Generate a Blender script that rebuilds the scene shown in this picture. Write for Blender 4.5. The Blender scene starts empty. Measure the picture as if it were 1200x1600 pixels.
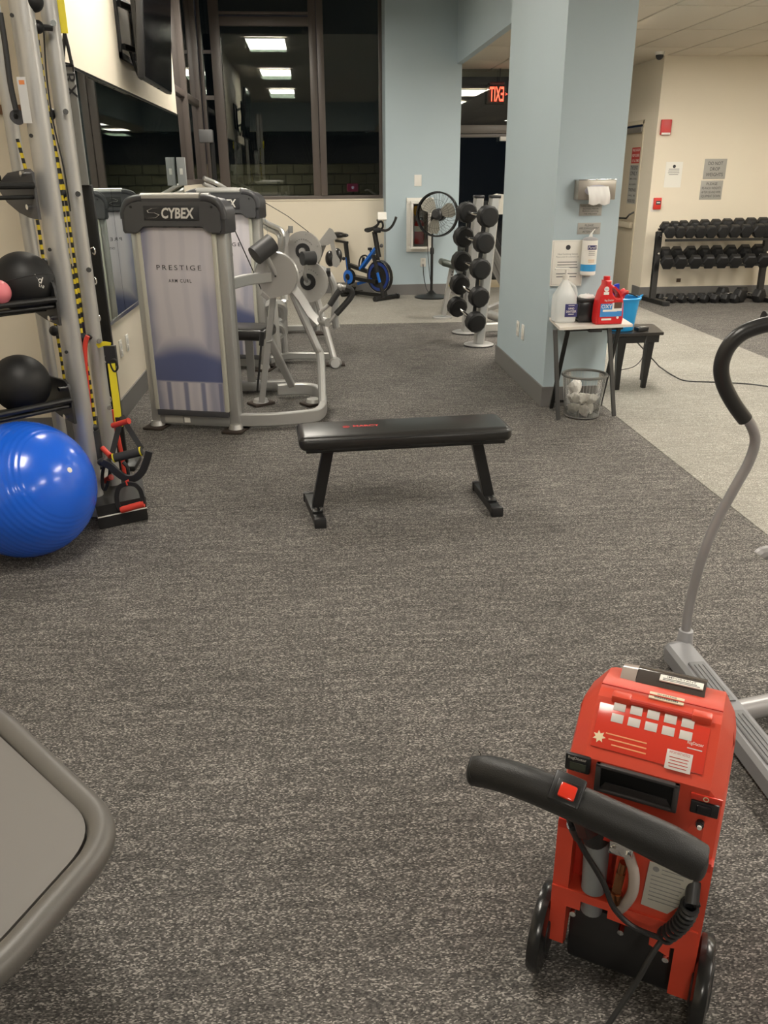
import bpy, bmesh, math, random
from mathutils import Vector as V, Matrix as Mx
random.seed(7)
PI = math.pi
C = bpy.context.scene.collection
sc = bpy.context.scene
# ------------------------------------------------------------------ camera
H, FPX, TILT, YAW, ROLL = 1.6, 1297.3, math.radians(22.12), math.radians(4.606), math.radians(-.4063)
fw = V((math.sin(YAW)*math.cos(TILT), math.cos(YAW)*math.cos(TILT), -math.sin(TILT)))
rt = V((math.cos(YAW), -math.sin(YAW), 0)); up = rt.cross(fw)
c_, s_ = math.cos(ROLL), math.sin(ROLL)
rt2 = c_*rt + s_*up; up2 = -s_*rt + c_*up
cam = bpy.data.cameras.new('camera'); co = bpy.data.objects.new('camera', cam); C.objects.link(co)
co.matrix_world = Mx(((rt2.x, up2.x, -fw.x, 0), (rt2.y, up2.y, -fw.y, 0), (rt2.z, up2.z, -fw.z, H), (0, 0, 0, 1)))
cam.sensor_fit = 'VERTICAL'; cam.sensor_height = 36; cam.lens = FPX/1600*36
cam.clip_start = .05; cam.clip_end = 200
sc.camera = co
# ------------------------------------------------------------------ world, view
w = bpy.data.worlds.new('night'); sc.world = w; w.use_nodes = True
w.node_tree.nodes['Background'].inputs[0].default_value = (.010, .013, .02, 1)
w.node_tree.nodes['Background'].inputs[1].default_value = .5
sc.view_settings.view_transform = 'Standard'; sc.view_settings.look = 'None'
sc.view_settings.gamma = 1; sc.view_settings.exposure = 0.47; sc.view_settings.use_curve_mapping = False
LIGHT_POWER = 24.0      # emission of the ceiling troffers

def W(x, y, Y):          # survey helper: the point of the room seen at photo position x, y that lies at distance Y down the room
    d = (x-600)/FPX*rt2 - (y-800)/FPX*up2 + fw
    return V((0, 0, H)) + d*(Y/d.y)
def F(x, y, z=0.):       # the same, at height z
    d = (x-600)/FPX*rt2 - (y-800)/FPX*up2 + fw
    return V((0, 0, H)) + d*((z-H)/d.z)
# ------------------------------------------------------------------ materials
MT = {}
def mat(name, col, rough=.5, metal=0., emit=0., bump=0., bscale=200., spec=None, var=0., alpha=None, coat=0.):
    if name in MT: return MT[name]
    m = bpy.data.materials.new(name); m.use_nodes = True; nt = m.node_tree; b = nt.nodes['Principled BSDF']
    b.inputs['Base Color'].default_value = (*col, 1); b.inputs['Roughness'].default_value = rough
    b.inputs['Metallic'].default_value = metal
    if spec is not None: b.inputs['Specular IOR Level'].default_value = spec
    if coat: b.inputs['Coat Weight'].default_value = coat; b.inputs['Coat Roughness'].default_value = .1
    if emit: b.inputs['Emission Color'].default_value = (*col, 1); b.inputs['Emission Strength'].default_value = emit
    tc = nt.nodes.new('ShaderNodeTexCoord'); n = nt.nodes.new('ShaderNodeTexNoise')
    n.inputs['Scale'].default_value = bscale; n.inputs['Detail'].default_value = 3
    nt.links.new(tc.outputs['Object'], n.inputs['Vector'])
    if var:
        mr = nt.nodes.new('ShaderNodeMapRange'); mr.inputs[3].default_value = 1-var; mr.inputs[4].default_value = 1+var
        n2 = nt.nodes.new('ShaderNodeTexNoise'); n2.inputs['Scale'].default_value = 3; n2.inputs['Detail'].default_value = 5
        nt.links.new(tc.outputs['Object'], n2.inputs['Vector']); nt.links.new(n2.outputs['Fac'], mr.inputs[0])
        hv = nt.nodes.new('ShaderNodeHueSaturation'); hv.inputs['Color'].default_value = (*col, 1)
        nt.links.new(mr.outputs[0], hv.inputs['Value']); nt.links.new(hv.outputs[0], b.inputs['Base Color'])
    if bump:
        bp = nt.nodes.new('ShaderNodeBump'); bp.inputs['Strength'].default_value = bump; bp.inputs['Distance'].default_value = .002
        nt.links.new(n.outputs['Fac'], bp.inputs['Height']); nt.links.new(bp.outputs[0], b.inputs['Normal'])
    MT[name] = m; return m
def carpet(name, dark, light, thr=.5):
    m = bpy.data.materials.new(name); m.use_nodes = True; nt = m.node_tree; b = nt.nodes['Principled BSDF']
    b.inputs['Roughness'].default_value = .95; b.inputs['Specular IOR Level'].default_value = .15
    tc = nt.nodes.new('ShaderNodeTexCoord')
    def noise(sc3, det=2):
        mp = nt.nodes.new('ShaderNodeMapping'); mp.inputs['Scale'].default_value = sc3
        n = nt.nodes.new('ShaderNodeTexNoise'); n.inputs['Scale'].default_value = 1; n.inputs['Detail'].default_value = det
        nt.links.new(tc.outputs['Object'], mp.inputs[0]); nt.links.new(mp.outputs[0], n.inputs['Vector']); return n
    s = noise((5, 42, 10), 3); l = noise((.9, 1.3, 1), 4)
    mp = nt.nodes.new('ShaderNodeMapping'); mp.inputs['Scale'].default_value = (215, 400, 1); nt.links.new(tc.outputs['Object'], mp.inputs[0])
    vo = nt.nodes.new('ShaderNodeTexVoronoi'); vo.voronoi_dimensions = '2D'; vo.inputs['Scale'].default_value = 1; nt.links.new(mp.outputs[0], vo.inputs['Vector'])
    sx = nt.nodes.new('ShaderNodeSeparateColor'); nt.links.new(vo.outputs['Color'], sx.inputs[0])
    add = nt.nodes.new('ShaderNodeMath'); add.operation = 'MULTIPLY_ADD'; add.inputs[1].default_value = .55; add.use_clamp = True
    sb_ = nt.nodes.new('ShaderNodeMath'); sb_.operation = 'SUBTRACT'; sb_.inputs[1].default_value = .5; nt.links.new(s.outputs['Fac'], sb_.inputs[0])
    nt.links.new(sb_.outputs[0], add.inputs[0]); nt.links.new(sx.outputs[0], add.inputs[2])
    cr = nt.nodes.new('ShaderNodeValToRGB'); e = cr.color_ramp.elements
    e[0].position = 0; e[0].color = (*dark, 1); e[1].position = .97; e[1].color = (*light, 1)
    m1 = e.new(.52); m1.color = (*[d+(q-d)*.17 for d, q in zip(dark, light)], 1); m2 = e.new(.80); m2.color = (*[d+(q-d)*.38 for d, q in zip(dark, light)], 1)
    nt.links.new(add.outputs[0], cr.inputs[0])
    mr = nt.nodes.new('ShaderNodeMapRange'); mr.inputs[1].default_value = .3; mr.inputs[2].default_value = .7; mr.inputs[3].default_value = .88; mr.inputs[4].default_value = 1.12
    nt.links.new(l.outputs['Fac'], mr.inputs[0])
    hv = nt.nodes.new('ShaderNodeHueSaturation'); nt.links.new(cr.outputs[0], hv.inputs['Color']); nt.links.new(mr.outputs[0], hv.inputs['Value'])
    nt.links.new(hv.outputs[0], b.inputs['Base Color'])
    bp = nt.nodes.new('ShaderNodeBump'); bp.inputs['Strength'].default_value = .5; bp.inputs['Distance'].default_value = .004
    nt.links.new(add.outputs[0], bp.inputs['Height']); nt.links.new(bp.outputs[0], b.inputs['Normal'])
    return m
def glass(name, tint=(.8, .85, .83), refl=1.0, rough=0.):
    m = bpy.data.materials.new(name); m.use_nodes = True; nt = m.node_tree; nt.nodes.clear()
    o = nt.nodes.new('ShaderNodeOutputMaterial'); mx = nt.nodes.new('ShaderNodeMixShader')
    t = nt.nodes.new('ShaderNodeBsdfTransparent'); t.inputs[0].default_value = (*tint, 1)
    g = nt.nodes.new('ShaderNodeBsdfGlossy'); g.inputs['Roughness'].default_value = rough
    f = nt.nodes.new('ShaderNodeFresnel'); f.inputs[0].default_value = 1.52
    k = nt.nodes.new('ShaderNodeMath'); k.operation = 'MULTIPLY'; k.inputs[1].default_value = refl; k.use_clamp = True
    nt.links.new(f.outputs[0], k.inputs[0]); nt.links.new(k.outputs[0], mx.inputs[0])
    nt.links.new(t.outputs[0], mx.inputs[1]); nt.links.new(g.outputs[0], mx.inputs[2]); nt.links.new(mx.outputs[0], o.inputs[0])
    return m
def stripes(name, a, b_, freq, axis=2, sharp=True):
    m = bpy.data.materials.new(name); m.use_nodes = True; nt = m.node_tree; b = nt.nodes['Principled BSDF']
    tc = nt.nodes.new('ShaderNodeTexCoord'); sp = nt.nodes.new('ShaderNodeSeparateXYZ'); nt.links.new(tc.outputs['Object'], sp.inputs[0])
    mu = nt.nodes.new('ShaderNodeMath'); mu.operation = 'MULTIPLY'; mu.inputs[1].default_value = freq; nt.links.new(sp.outputs[axis], mu.inputs[0])
    fr = nt.nodes.new('ShaderNodeMath'); fr.operation = 'FRACT'; nt.links.new(mu.outputs[0], fr.inputs[0])
    gt = nt.nodes.new('ShaderNodeMath'); gt.operation = 'GREATER_THAN'; gt.inputs[1].default_value = .5; nt.links.new(fr.outputs[0], gt.inputs[0])
    mx = nt.nodes.new('ShaderNodeMix'); mx.data_type = 'RGBA'; nt.links.new(gt.outputs[0], mx.inputs[0])
    mx.inputs[6].default_value = (*a, 1); mx.inputs[7].default_value = (*b_, 1); nt.links.new(mx.outputs[2], b.inputs['Base Color'])
    b.inputs['Roughness'].default_value = .6
    return m
cream = mat('cream_paint', (.74, .67, .545), .6, bump=.15, bscale=300, var=.02)
blue = mat('blue_paint', (.42, .51, .555), .55, bump=.15, bscale=300, var=.02)
ceilm = mat('ceiling_tile', (.62, .56, .46), .8, bump=.3, bscale=400)
ceilw = mat('ceiling_paint', (.55, .53, .48), .8)
gridm = mat('ceiling_grid', (.66, .62, .54), .5)
basem = mat('baseboard_grey', (.155, .15, .145), .5)
dkcarp = carpet('dark_carpet', (.045, .0425, .041), (.36, .335, .305))
ltcarp = carpet('light_carpet', (.19, .18, .16), (.50, .475, .42))
framem = mat('window_frame_brown', (.10, .082, .073), .4)
glassm = glass('night_glass', (.62, .66, .63), 2.0)
mirrm = mat('mirror_silver', (.56, .62, .60), .015, 1.)
silver = mat('silver_paint', (.47, .465, .45), .36, .55, bump=.05)
silverd = mat('silver_paint_dark', (.33, .33, .32), .38, .5)
platem = mat('silver_plate', (.44, .425, .40), .45, .35)
chrome = mat('chrome', (.8, .8, .8), .12, 1.)
blackp = mat('black_plastic', (.018, .018, .019), .4)
blackm = mat('black_metal', (.014, .014, .014), .35, .2)
rubber = mat('black_rubber', (.013, .013, .0135), .5, bump=.1, spec=.35)
vinyl = mat('black_vinyl', (.02, .019, .018), .28, bump=.12, bscale=60)
charc = mat('charcoal_plastic', (.055, .055, .06), .4)
foam = mat('black_foam', (.028, .028, .028), .7, bump=.2)
white = mat('white_plastic', (.75, .73, .68), .4)
paper = mat('paper', (.78, .76, .70), .7)
ink = mat('ink', (.03, .03, .035), .6)
inkg = mat('grey_ink', (.22, .22, .22), .6)
wood = mat('brown_wood', (.16, .075, .03), .5)
yel = mat('yellow_web', (.72, .60, .02), .6, bump=.3)
red = mat('red_rubber', (.62, .05, .03), .45)
redp = mat('red_plastic', (.62, .065, .032), .36, bump=.1, bscale=500)
redd = mat('red_plastic_deep', (.50, .03, .015), .38)
pink = mat('pink_vinyl', (.72, .20, .23), .35)
ballb = mat('blue_ball', (.012, .12, .72), .22, coat=.3)
steel = mat('brushed_steel', (.36, .33, .29), .35, .7)
plaq = mat('plaque_grey', (.36, .35, .32), .55)
redsign = mat('sign_red', (.45, .04, .03), .5)
bluel = mat('label_blue', (.02, .17, .55), .4)
navy = mat('label_navy', (.03, .03, .14), .4)
bluebk = mat('bucket_blue', (.01, .28, .62), .35)
bikeb = mat('bike_blue', (.01, .14, .60), .3)
cork = mat('rubber_mat_pad', (.035, .024, .018), .8)
marble = mat('marble_laminate', (.62, .58, .53), .35, var=.2)
tan = mat('door_tan', (.50, .43, .32), .5)
clearp = glass('clear_plastic', (.86, .87, .86), 1.3, .05)
sheer = glass('cabinet_glass', (.85, .85, .82), 1.2)
handlem = mat('handle_black', (.017, .017, .017), .42, bump=.3, bscale=600)
padg = mat('grey_vinyl', (.115, .108, .098), .42, bump=.1, bscale=300)
greyp = mat('grey_plastic', (.33, .33, .34), .4)
greyd = mat('grey_tread', (.17, .17, .175), .55)
emitm = mat('troffer_light', (1., .935, .825), .5, emit=LIGHT_POWER)
exitm = mat('exit_red', (1., .10, .05), .5, emit=2.0)
# ------------------------------------------------------------------ mesh builder
def frame_of(d):
    d = d.normalized(); u = V((0, 0, 1)) if abs(d.z) < .9 else V((1, 0, 0))
    a = d.cross(u).normalized(); return a, d.cross(a).normalized()
def smooth_path(pts, n=6, closed=False):
    pts = [V(p) for p in pts]; out = []; N = len(pts)
    segs = N if closed else N-1
    for i in range(segs):
        if closed: p0, p1, p2, p3 = pts[i-1], pts[i], pts[(i+1) % N], pts[(i+2) % N]
        else: p0, p1, p2, p3 = pts[max(i-1, 0)], pts[i], pts[i+1], pts[min(i+2, N-1)]
        for k in range(n):
            t = k/n
            out.append(.5*((2*p1)+(p2-p0)*t+(2*p0-5*p1+4*p2-p3)*t*t+(3*p1-p0-3*p2+p3)*t**3))
    if not closed: out.append(pts[-1])
    return out
class MB:
    def __init__(s): s.bm = bmesh.new()
    def box(s, c, d, R=None, bev=0, seg=2):
        t = bmesh.new(); bmesh.ops.create_cube(t, size=1)
        bmesh.ops.scale(t, vec=d, verts=t.verts)
        if bev: bmesh.ops.bevel(t, geom=t.edges[:], offset=min(bev, min(d)*.49), segments=seg, affect='EDGES', profile=.5)
        M = Mx.Translation(V(c)) @ (R.to_4x4() if R else Mx.Identity(4))
        t.transform(M); me = bpy.data.meshes.new('t'); t.to_mesh(me); t.free(); s.bm.from_mesh(me); bpy.data.meshes.remove(me); return s
    def rng(s, lo, hi, bev=0):
        lo, hi = V(lo), V(hi); return s.box((lo+hi)/2, [abs(q) for q in (hi-lo)], bev=bev)
    def sweep(s, pts, prof, closed=False, cap=True, sc_=None, upv=None):
        pts = [V(p) for p in pts]; N = len(pts); rings = []; a = None
        for i, p in enumerate(pts):
            if closed: d = pts[(i+1) % N]-pts[i-1]
            else: d = pts[min(i+1, N-1)]-pts[max(i-1, 0)]
            d.normalize()
            if upv is not None: a = d.cross(V(upv)).normalized()
            elif a is None: a, _ = frame_of(d)
            else: a = (a - d*a.dot(d)).normalized()
            b = a.cross(d).normalized(); k = sc_[i] if sc_ else 1
            rings.append([s.bm.verts.new(p+a*(x*k)+b*(y*k)) for x, y in prof])
        m = len(prof)
        for i in range(N if closed else N-1):
            r0, r1 = rings[i], rings[(i+1) % N]
            for j in range(m): s.bm.faces.new((r0[j], r0[(j+1) % m], r1[(j+1) % m], r1[j]))
        if cap and not closed: s.bm.faces.new(rings[0][::-1]); s.bm.faces.new(rings[-1])
        return s
    def tube(s, pts, r, n=10, sm=0, closed=False, sc_=None):
        if sm: pts = smooth_path(pts, sm, closed)
        return s.sweep(pts, [(r*math.cos(2*PI*k/n), r*math.sin(2*PI*k/n)) for k in range(n)], closed, sc_=sc_)
    def bar(s, pts, w_, h_, sm=0, bev=.25, upv=(0, 0, 1)):
        if sm: pts = smooth_path(pts, sm)
        x, y = w_/2, h_/2; e = min(x, y)*bev*2*.5
        return s.sweep(pts, [(x, -y+e), (x, y-e), (x-e, y), (-x+e, y), (-x, y-e), (-x, -y+e), (-x+e, -y), (x-e, -y)], upv=upv)
    def cyl(s, p0, p1, r, r1=None, n=20):
        r1 = r if r1 is None else r1; p0, p1 = V(p0), V(p1); a, b = frame_of(p1-p0)
        c = [(math.cos(2*PI*k/n), math.sin(2*PI*k/n)) for k in range(n)]
        A = [s.bm.verts.new(p0+(a*x+b*y)*r) for x, y in c]; B = [s.bm.verts.new(p1+(a*x+b*y)*r1) for x, y in c]
        for k in range(n): s.bm.faces.new((A[k], A[(k+1) % n], B[(k+1) % n], B[k]))
        s.bm.faces.new(A[::-1]); s.bm.faces.new(B); return s
    def lathe(s, prof, c=(0, 0, 0), ax=(0, 0, 1), n=32, cap=True):
        ax = V(ax).normalized(); a, b = frame_of(ax); c = V(c); R = []
        for r, z in prof: R.append([s.bm.verts.new(c+ax*z+(a*math.cos(2*PI*k/n)+b*math.sin(2*PI*k/n))*max(r, 1e-4)) for k in range(n)])
        for i in range(len(R)-1):
            for k in range(n): s.bm.faces.new((R[i][k], R[i][(k+1) % n], R[i+1][(k+1) % n], R[i+1][k]))
        if cap: s.bm.faces.new(R[0][::-1]); s.bm.faces.new(R[-1])
        return s
    def sph(s, c, r, sc_=(1, 1, 1), u=24, v=14, R=None):
        M = Mx.Translation(V(c)) @ (R.to_4x4() if R else Mx.Identity(4)) @ Mx.Diagonal((*sc_, 1))
        bmesh.ops.create_uvsphere(s.bm, u_segments=u, v_segments=v, radius=r, matrix=M); return s
    def prism(s, poly, ext):
        ext = V(ext); A = [s.bm.verts.new(V(p)) for p in poly]; B = [s.bm.verts.new(V(p)+ext) for p in poly]; n = len(A)
        s.bm.faces.new(A[::-1]); s.bm.faces.new(B)
        for k in range(n): s.bm.faces.new((A[k], A[(k+1) % n], B[(k+1) % n], B[k]))
        return s
INV = {}
def chainM(o):
    M = o.matrix_basis.copy(); p = o.parent
    while p: M = p.matrix_basis @ M; p = p.parent
    return M
def P(name, mb, m, parent=None, w_=True, ang=35, label=None):
    bm = mb.bm if isinstance(mb, MB) else mb
    bmesh.ops.recalc_face_normals(bm, faces=bm.faces)
    me = bpy.data.meshes.new(name); o = bpy.data.objects.new(name, me)
    if parent is not None and w_: bm.transform(chainM(parent).inverted())
    bm.to_mesh(me); bm.free()
    for p in me.polygons: p.use_smooth = True
    me.set_sharp_from_angle(angle=math.radians(ang))
    me.materials.append(m); C.objects.link(o)
    if parent is not None: o.parent = parent
    if label: o['label'] = label
    return o
def S(name, mb, m, parent=None):
    o = P(name, mb, m, parent)
    if parent is None: o['kind'] = 'structure'
    return o
def thing(name, label, cat, loc=(0, 0, 0), rz=0, group=None):
    o = bpy.data.objects.new(name, None); C.objects.link(o); o.location = loc; o.rotation_euler = (0, 0, rz)
    o['label'] = label; o['category'] = cat; o.empty_display_size = .1
    if group: o['group'] = group
    return o
def tag(o, label, cat, group=None):
    o['label'] = label; o['category'] = cat
    if group: o['group'] = group
    vs = [v.co for v in o.data.vertices]          # origin at the thing's own base
    lo = V([min(v[i] for v in vs) for i in range(3)]); hi = V([max(v[i] for v in vs) for i in range(3)])
    c = V(((lo.x+hi.x)/2, (lo.y+hi.y)/2, lo.z)); o.data.transform(Mx.Translation(-c)); o.location = c
    return o
def dup(root, loc=None, rot=None, label=None, group=None, scale=None):
    r = root.copy(); C.objects.link(r)
    if loc is not None: r.location = loc
    if rot is not None: r.rotation_euler = rot
    if scale is not None: r.scale = (scale,)*3
    if label: r['label'] = label
    if group: r['group'] = group
    for ch in list(root.children):
        c = ch.copy(); C.objects.link(c); c.parent = r
        for g in list(ch.children): d = g.copy(); C.objects.link(d); d.parent = c
    return r
def text(s, c, xd, upd, h, m, parent, width=None, off=0., name='lettering', align='CENTER', shear=0., space=1.):
    cu = bpy.data.curves.new('txt', 'FONT'); cu.body = s; cu.size = 1; cu.align_x = align; cu.align_y = 'CENTER'
    cu.offset = off; cu.shear = shear; cu.space_character = space; cu.resolution_u = 3
    to = bpy.data.objects.new('txt', cu); C.objects.link(to); bpy.context.view_layer.update()
    me = bpy.data.meshes.new_from_object(to.evaluated_get(bpy.context.evaluated_depsgraph_get()))
    bpy.data.objects.remove(to); bpy.data.curves.remove(cu)
    xd = V(xd).normalized(); upd = V(upd); upd = (upd-xd*upd.dot(xd)).normalized(); n = xd.cross(upd)
    xs = [v.co.x for v in me.vertices] or [0, 1]; ys = [v.co.y for v in me.vertices] or [0, 1]
    wd = max(xs)-min(xs); k = h/.7 if '\n' not in s else h/max(1e-3, max(ys)-min(ys)); kx = width/wd if width else k
    M = Mx(((xd.x*kx, upd.x*k, n.x, c[0]), (xd.y*kx, upd.y*k, n.y, c[1]), (xd.z*kx, upd.z*k, n.z, c[2]), (0, 0, 0, 1)))
    me.transform(Mx.Translation((-(max(xs)+min(xs))/2 if align == 'CENTER' else 0, -(max(ys)+min(ys))/2, 0))); me.transform(M)
    me.transform(chainM(parent).inverted())
    me.name = name; me.materials.clear(); me.materials.append(m)
    o = bpy.data.objects.new(name, me); C.objects.link(o); o.parent = parent
    return o
def rotm(xd, upd):
    xd = V(xd).normalized(); upd = V(upd); upd = (upd-xd*upd.dot(xd)).normalized(); n = xd.cross(upd)
    return Mx(((xd.x, upd.x, n.x), (xd.y, upd.y, n.y), (xd.z, upd.z, n.z)))      # local x, y(up), z(normal)
def plate(c, xd, upd, w_, h_, t, bev=0):
    R = rotm(xd, upd); return MB().box(c, (w_, h_, t), R, bev)
def lines(c, xd, upd, wd, n, lh, m, parent, name='print', rnd=.75, th=None):
    R = rotm(xd, upd); b = MB()
    for i in range(n):
        k = random.uniform(rnd, 1.)
        b.box(V(c)+R@V((0, -(i-(n-1)/2)*lh, 0)), (wd*k, (th or lh*.35), .0006), R)
    return P(name, b, m, parent)
X1, Y1, Z1 = V((1, 0, 0)), V((0, 1, 0)), V((0, 0, 1))
# ================================================================== ROOM SHELL
LX, YG = -1.38, 12.45          # left wall, window wall
floor = S('floor', MB().rng((-2.5, -6.2, -.12), (7.4, 14.2, 0)), dkcarp)
lc = MB().rng((2.105, -6, .0), (4.16, 12.8, .003)); S('light_carpet_strip', lc, ltcarp, floor)
lc = MB().rng((-1.38, 9.69, .0), (2.105, 12.8, .003)); S('light_carpet_strip', lc, ltcarp, floor)
# left wall
S('wall_left', MB().rng((LX-.15, 5.4, 0), (LX, 9.93, 3.55)).rng((LX-.15, 9.93, 0), (LX, 12.45, 1.5)), cream)
S('wall_left_alcove', MB().rng((-2.45, -6, 0), (-2.3, 5.4, 3.55)).rng((-2.45, 5.4, 0), (LX-.15, 5.5, 3.55)), cream)
S('baseboard_left', MB().rng((LX, 5.4, .003), (LX+.012, 12.45, .15)).rng((-2.3, 5.388, .003), (LX, 5.4, .15)).rng((-2.3, -6, .003), (-2.288, 5.39, .15)), basem)
S('trim_1', MB().rng((-2.3, 5.37, 1.93), (-1.56, 5.4, 1.98), .004), wood)
# window wall
S('wall_back', MB().rng((LX, YG, 0), (1.03, YG+.45, 1.27)), cream)
S('baseboard_back', MB().rng((LX, YG-.012, .003), (1.03, YG, .15)), basem)
S('wall_fan', MB().rng((1.03, 12.1, 0), (2.04, 12.8, 4.2), 0), blue)
S('baseboard_fan', MB().rng((1.03, 12.088, .003), (2.04, 12.1, .15)), basem)
S('wall_lintel', MB().rng((-1.53, 11.0, 3.55), (1.97, 11.1, 4.2)).rng((-1.53, 11.1, 4.1), (2.1, 13.1, 4.2)), ceilw)
YP = YG+.2                     # pane plane
win = bpy.data.objects.new('window_1', None); C.objects.link(win); win['kind'] = 'structure'; win.location = (-.15, YP, 1.27)
def xat(px, py, Y): return W(px, py, Y).x
m1a, m1b = xat(327, 46, YP-.04), xat(343, 46, YP-.04); m2a, m2b = xat(482, 60, YP-.04), xat(505, 60, YP-.04)
P('window_frame', MB().rng((-1.40, YP-.05, 1.27), (1.03, YP+.05, 1.33), .006), framem, win)
P('window_frame', MB().rng((m1a, YP-.06, 1.33), (m1b, YP+.05, 4.1), .006), framem, win)
P('window_frame', MB().rng((m2a, YP-.05, 1.33), (m2a+.10, YP+.05, 4.1), .006), framem, win)
P('window_frame', MB().rng((m2a+.105, YP-.07, 1.33), (m2b, YP+.05, 4.1), .006), framem, win)
P('window_frame', MB().rng((m1b, YP-.05, 3.42), (m2a, YP+.05, 3.53), .006).rng((m1b, YP-.06, 3.55), (m2a, YP+.05, 3.585), .004), framem, win)
P('window_frame', MB().rng((.985, YP-.05, 1.33), (1.03, YP+.05, 4.1), .006), framem, win)
P('window_frame', MB().rng((-1.40, YP-.05, 1.33), (-1.35, YP+.05, 4.1), .006).rng((-1.35, YP-.03, 2.55), (m1a, YP+.03, 2.60)).rng((-1.35, YP-.03, 3.1), (m1a, YP+.03, 3.14)), framem, win)
for a, b, z0, z1 in ((-1.35, m1a, 1.33, 4.1), (m1b, m2a, 1.33, 3.42), (m1b, m2a, 3.585, 4.1), (m2b, .985, 1.33, 4.1)):
    P('pane', MB().rng((a, YP-.004, z0), (b, YP+.004, z1)), glassm, win)
    P('pane', MB().prism([(a, YP+.018, z0), (b, YP+.018, z0), (b, YP+.018+(z1-z0)*.0042, z1), (a, YP+.018+(z1-z0)*.0042, z1)], (0, .004, 0)), glassm, win)
S('window_sill', MB().rng((LX, YG-.01, 1.27), (1.03, YG+.15, 1.285)), cream)
# left wall window beyond the mirror
win2 = bpy.data.objects.new('window_2', None); C.objects.link(win2); win2['kind'] = 'structure'; win2.location = (LX-.07, 11.2, 1.5)
for y0, y1 in ((9.93, 10.03), (10.95, 11.05), (12.35, 12.45)):
    P('window_frame', MB().rng((LX-.12, y0, 1.56), (LX-.01, y1, 4.1), .006), framem, win2)
P('window_frame', MB().rng((LX-.12, 9.93, 1.5), (LX-.01, 12.45, 1.56), .006), framem, win2)
P('window_frame', MB().rng((LX-.1, 10.03, 2.45), (LX-.03, 12.35, 2.52), .006), framem, win2)
for y0, y1 in ((10.03, 10.95), (11.05, 12.35)):
    P('pane', MB().rng((LX-.08, y0, 1.56), (LX-.07, y1, 4.1)), glassm, win2)
# ceilings and the blue beam between the two halves of the room
S('ceiling', MB().rng((-2.5, -6.2, 3.55), (1.97, 11.0, 3.7)), ceilw)
S('ceiling_behind', MB().rng((-2.3, -6, 2.97), (1.97, -1.6, 3.02)), ceilw)
ceil2 = S('ceiling_low', MB().rng((2.05, -6.2, 2.985), (7.4, 14.2, 3.1)), gridm)
tx0, ty0, tw, tl = 2.571, -6.1, .635, 1.27
tiles = None
for i in range(-1, 8):
    for j in range(0, 16):
        x, y = tx0+tw*i, 9.38+tl*(j-12)
        if x < 2.06 and x+tw < 2.1: continue
        a, b = max(x, 2.06)+.012, x+tw-.012
        if y+tl > 14.1: continue
        if b-a < .1: continue
        o = P('ceiling_tile', MB().rng((a, y+.012, 2.945), (b, y+tl-.012, 2.985), .005), ceilm, ceil2)
S('ceiling_grid', MB().rng((2.06, -6, 2.965), (7.2, 14, 2.984)), gridm, ceil2)
S('trim_2', MB().rng((1.97, -6, 2.93), (2.05, 12.1, 4.2)), blue)
# column
S('wall_column', MB().rng((1.65, 5.87, 0), (2.10, 7.49, 3.0)), blue)
S('wall_column_upper', MB().rng((1.65, 5.87, 3.0), (1.97, 7.49, 3.55)), blue)
S('baseboard_column', MB().rng((1.638, 5.858, .003), (2.105, 5.87, .15)).rng((1.638, 5.87, .003), (1.65, 7.5, .15)), basem)
# right hand walls
S('wall_rack', MB().rng((4.45, 11.35, 0), (7.2, 11.5, 2.99)), cream)
S('baseboard_rack', MB().rng((4.44, 11.338, .003), (7.2, 11.35, .15)).rng((4.438, 11.34, .003), (4.45, 11.62, .15)), basem)
S('wall_door', MB().rng((4.45, 11.5, 0), (4.6, 11.80, 2.99)).rng((4.45, 11.8, 2.25), (4.6, 13.9, 2.99)).rng((4.45, 13.0, 0), (4.6, 13.9, 2.25)), cream)
S('wall_right', MB().rng((7.2, -6, 0), (7.35, 11.5, 2.99)), cream)
S('wall_behind', MB().rng((-2.45, -6.15, 0), (7.35, -6, 3.6)), mat('dark_rear_wall', (.035, .035, .035), .5))
S('trim_3', MB().rng((-2.3, -1.6, 2.8), (1.97, -1.45, 3.55)), blue)
# exit glazing
d1 = bpy.data.objects.new('door_1', None); C.objects.link(d1); d1['kind'] = 'structure'; d1.location = (3.2, 12.8, 0)
P('pane', MB().rng((2.04, 12.815, .12), (4.45, 12.825, 2.10)), glassm, d1)
P('pane', MB().rng((2.04, 12.815, 2.24), (4.45, 12.825, 2.99)), glassm, d1)
P('door_rail', MB().rng((2.04, 12.77, 2.13), (4.45, 12.86, 2.24), .005), mat('exit_frame_bronze', (.16, .14, .12), .4), d1)
P('door_rail', MB().rng((2.04, 12.78, 2.08), (4.45, 12.86, 2.125), .004), mat('exit_frame_bronze', (.16, .14, .12), .4), d1)
P('door_rail', MB().rng((2.04, 12.78, .0), (4.45, 12.86, .11), .004), mat('exit_frame_brass', (.36, .30, .2), .4), d1)
P('door_closer', MB().rng((2.71, 12.68, 2.03), (3.0, 12.77, 2.09), .01), white, d1)
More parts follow.
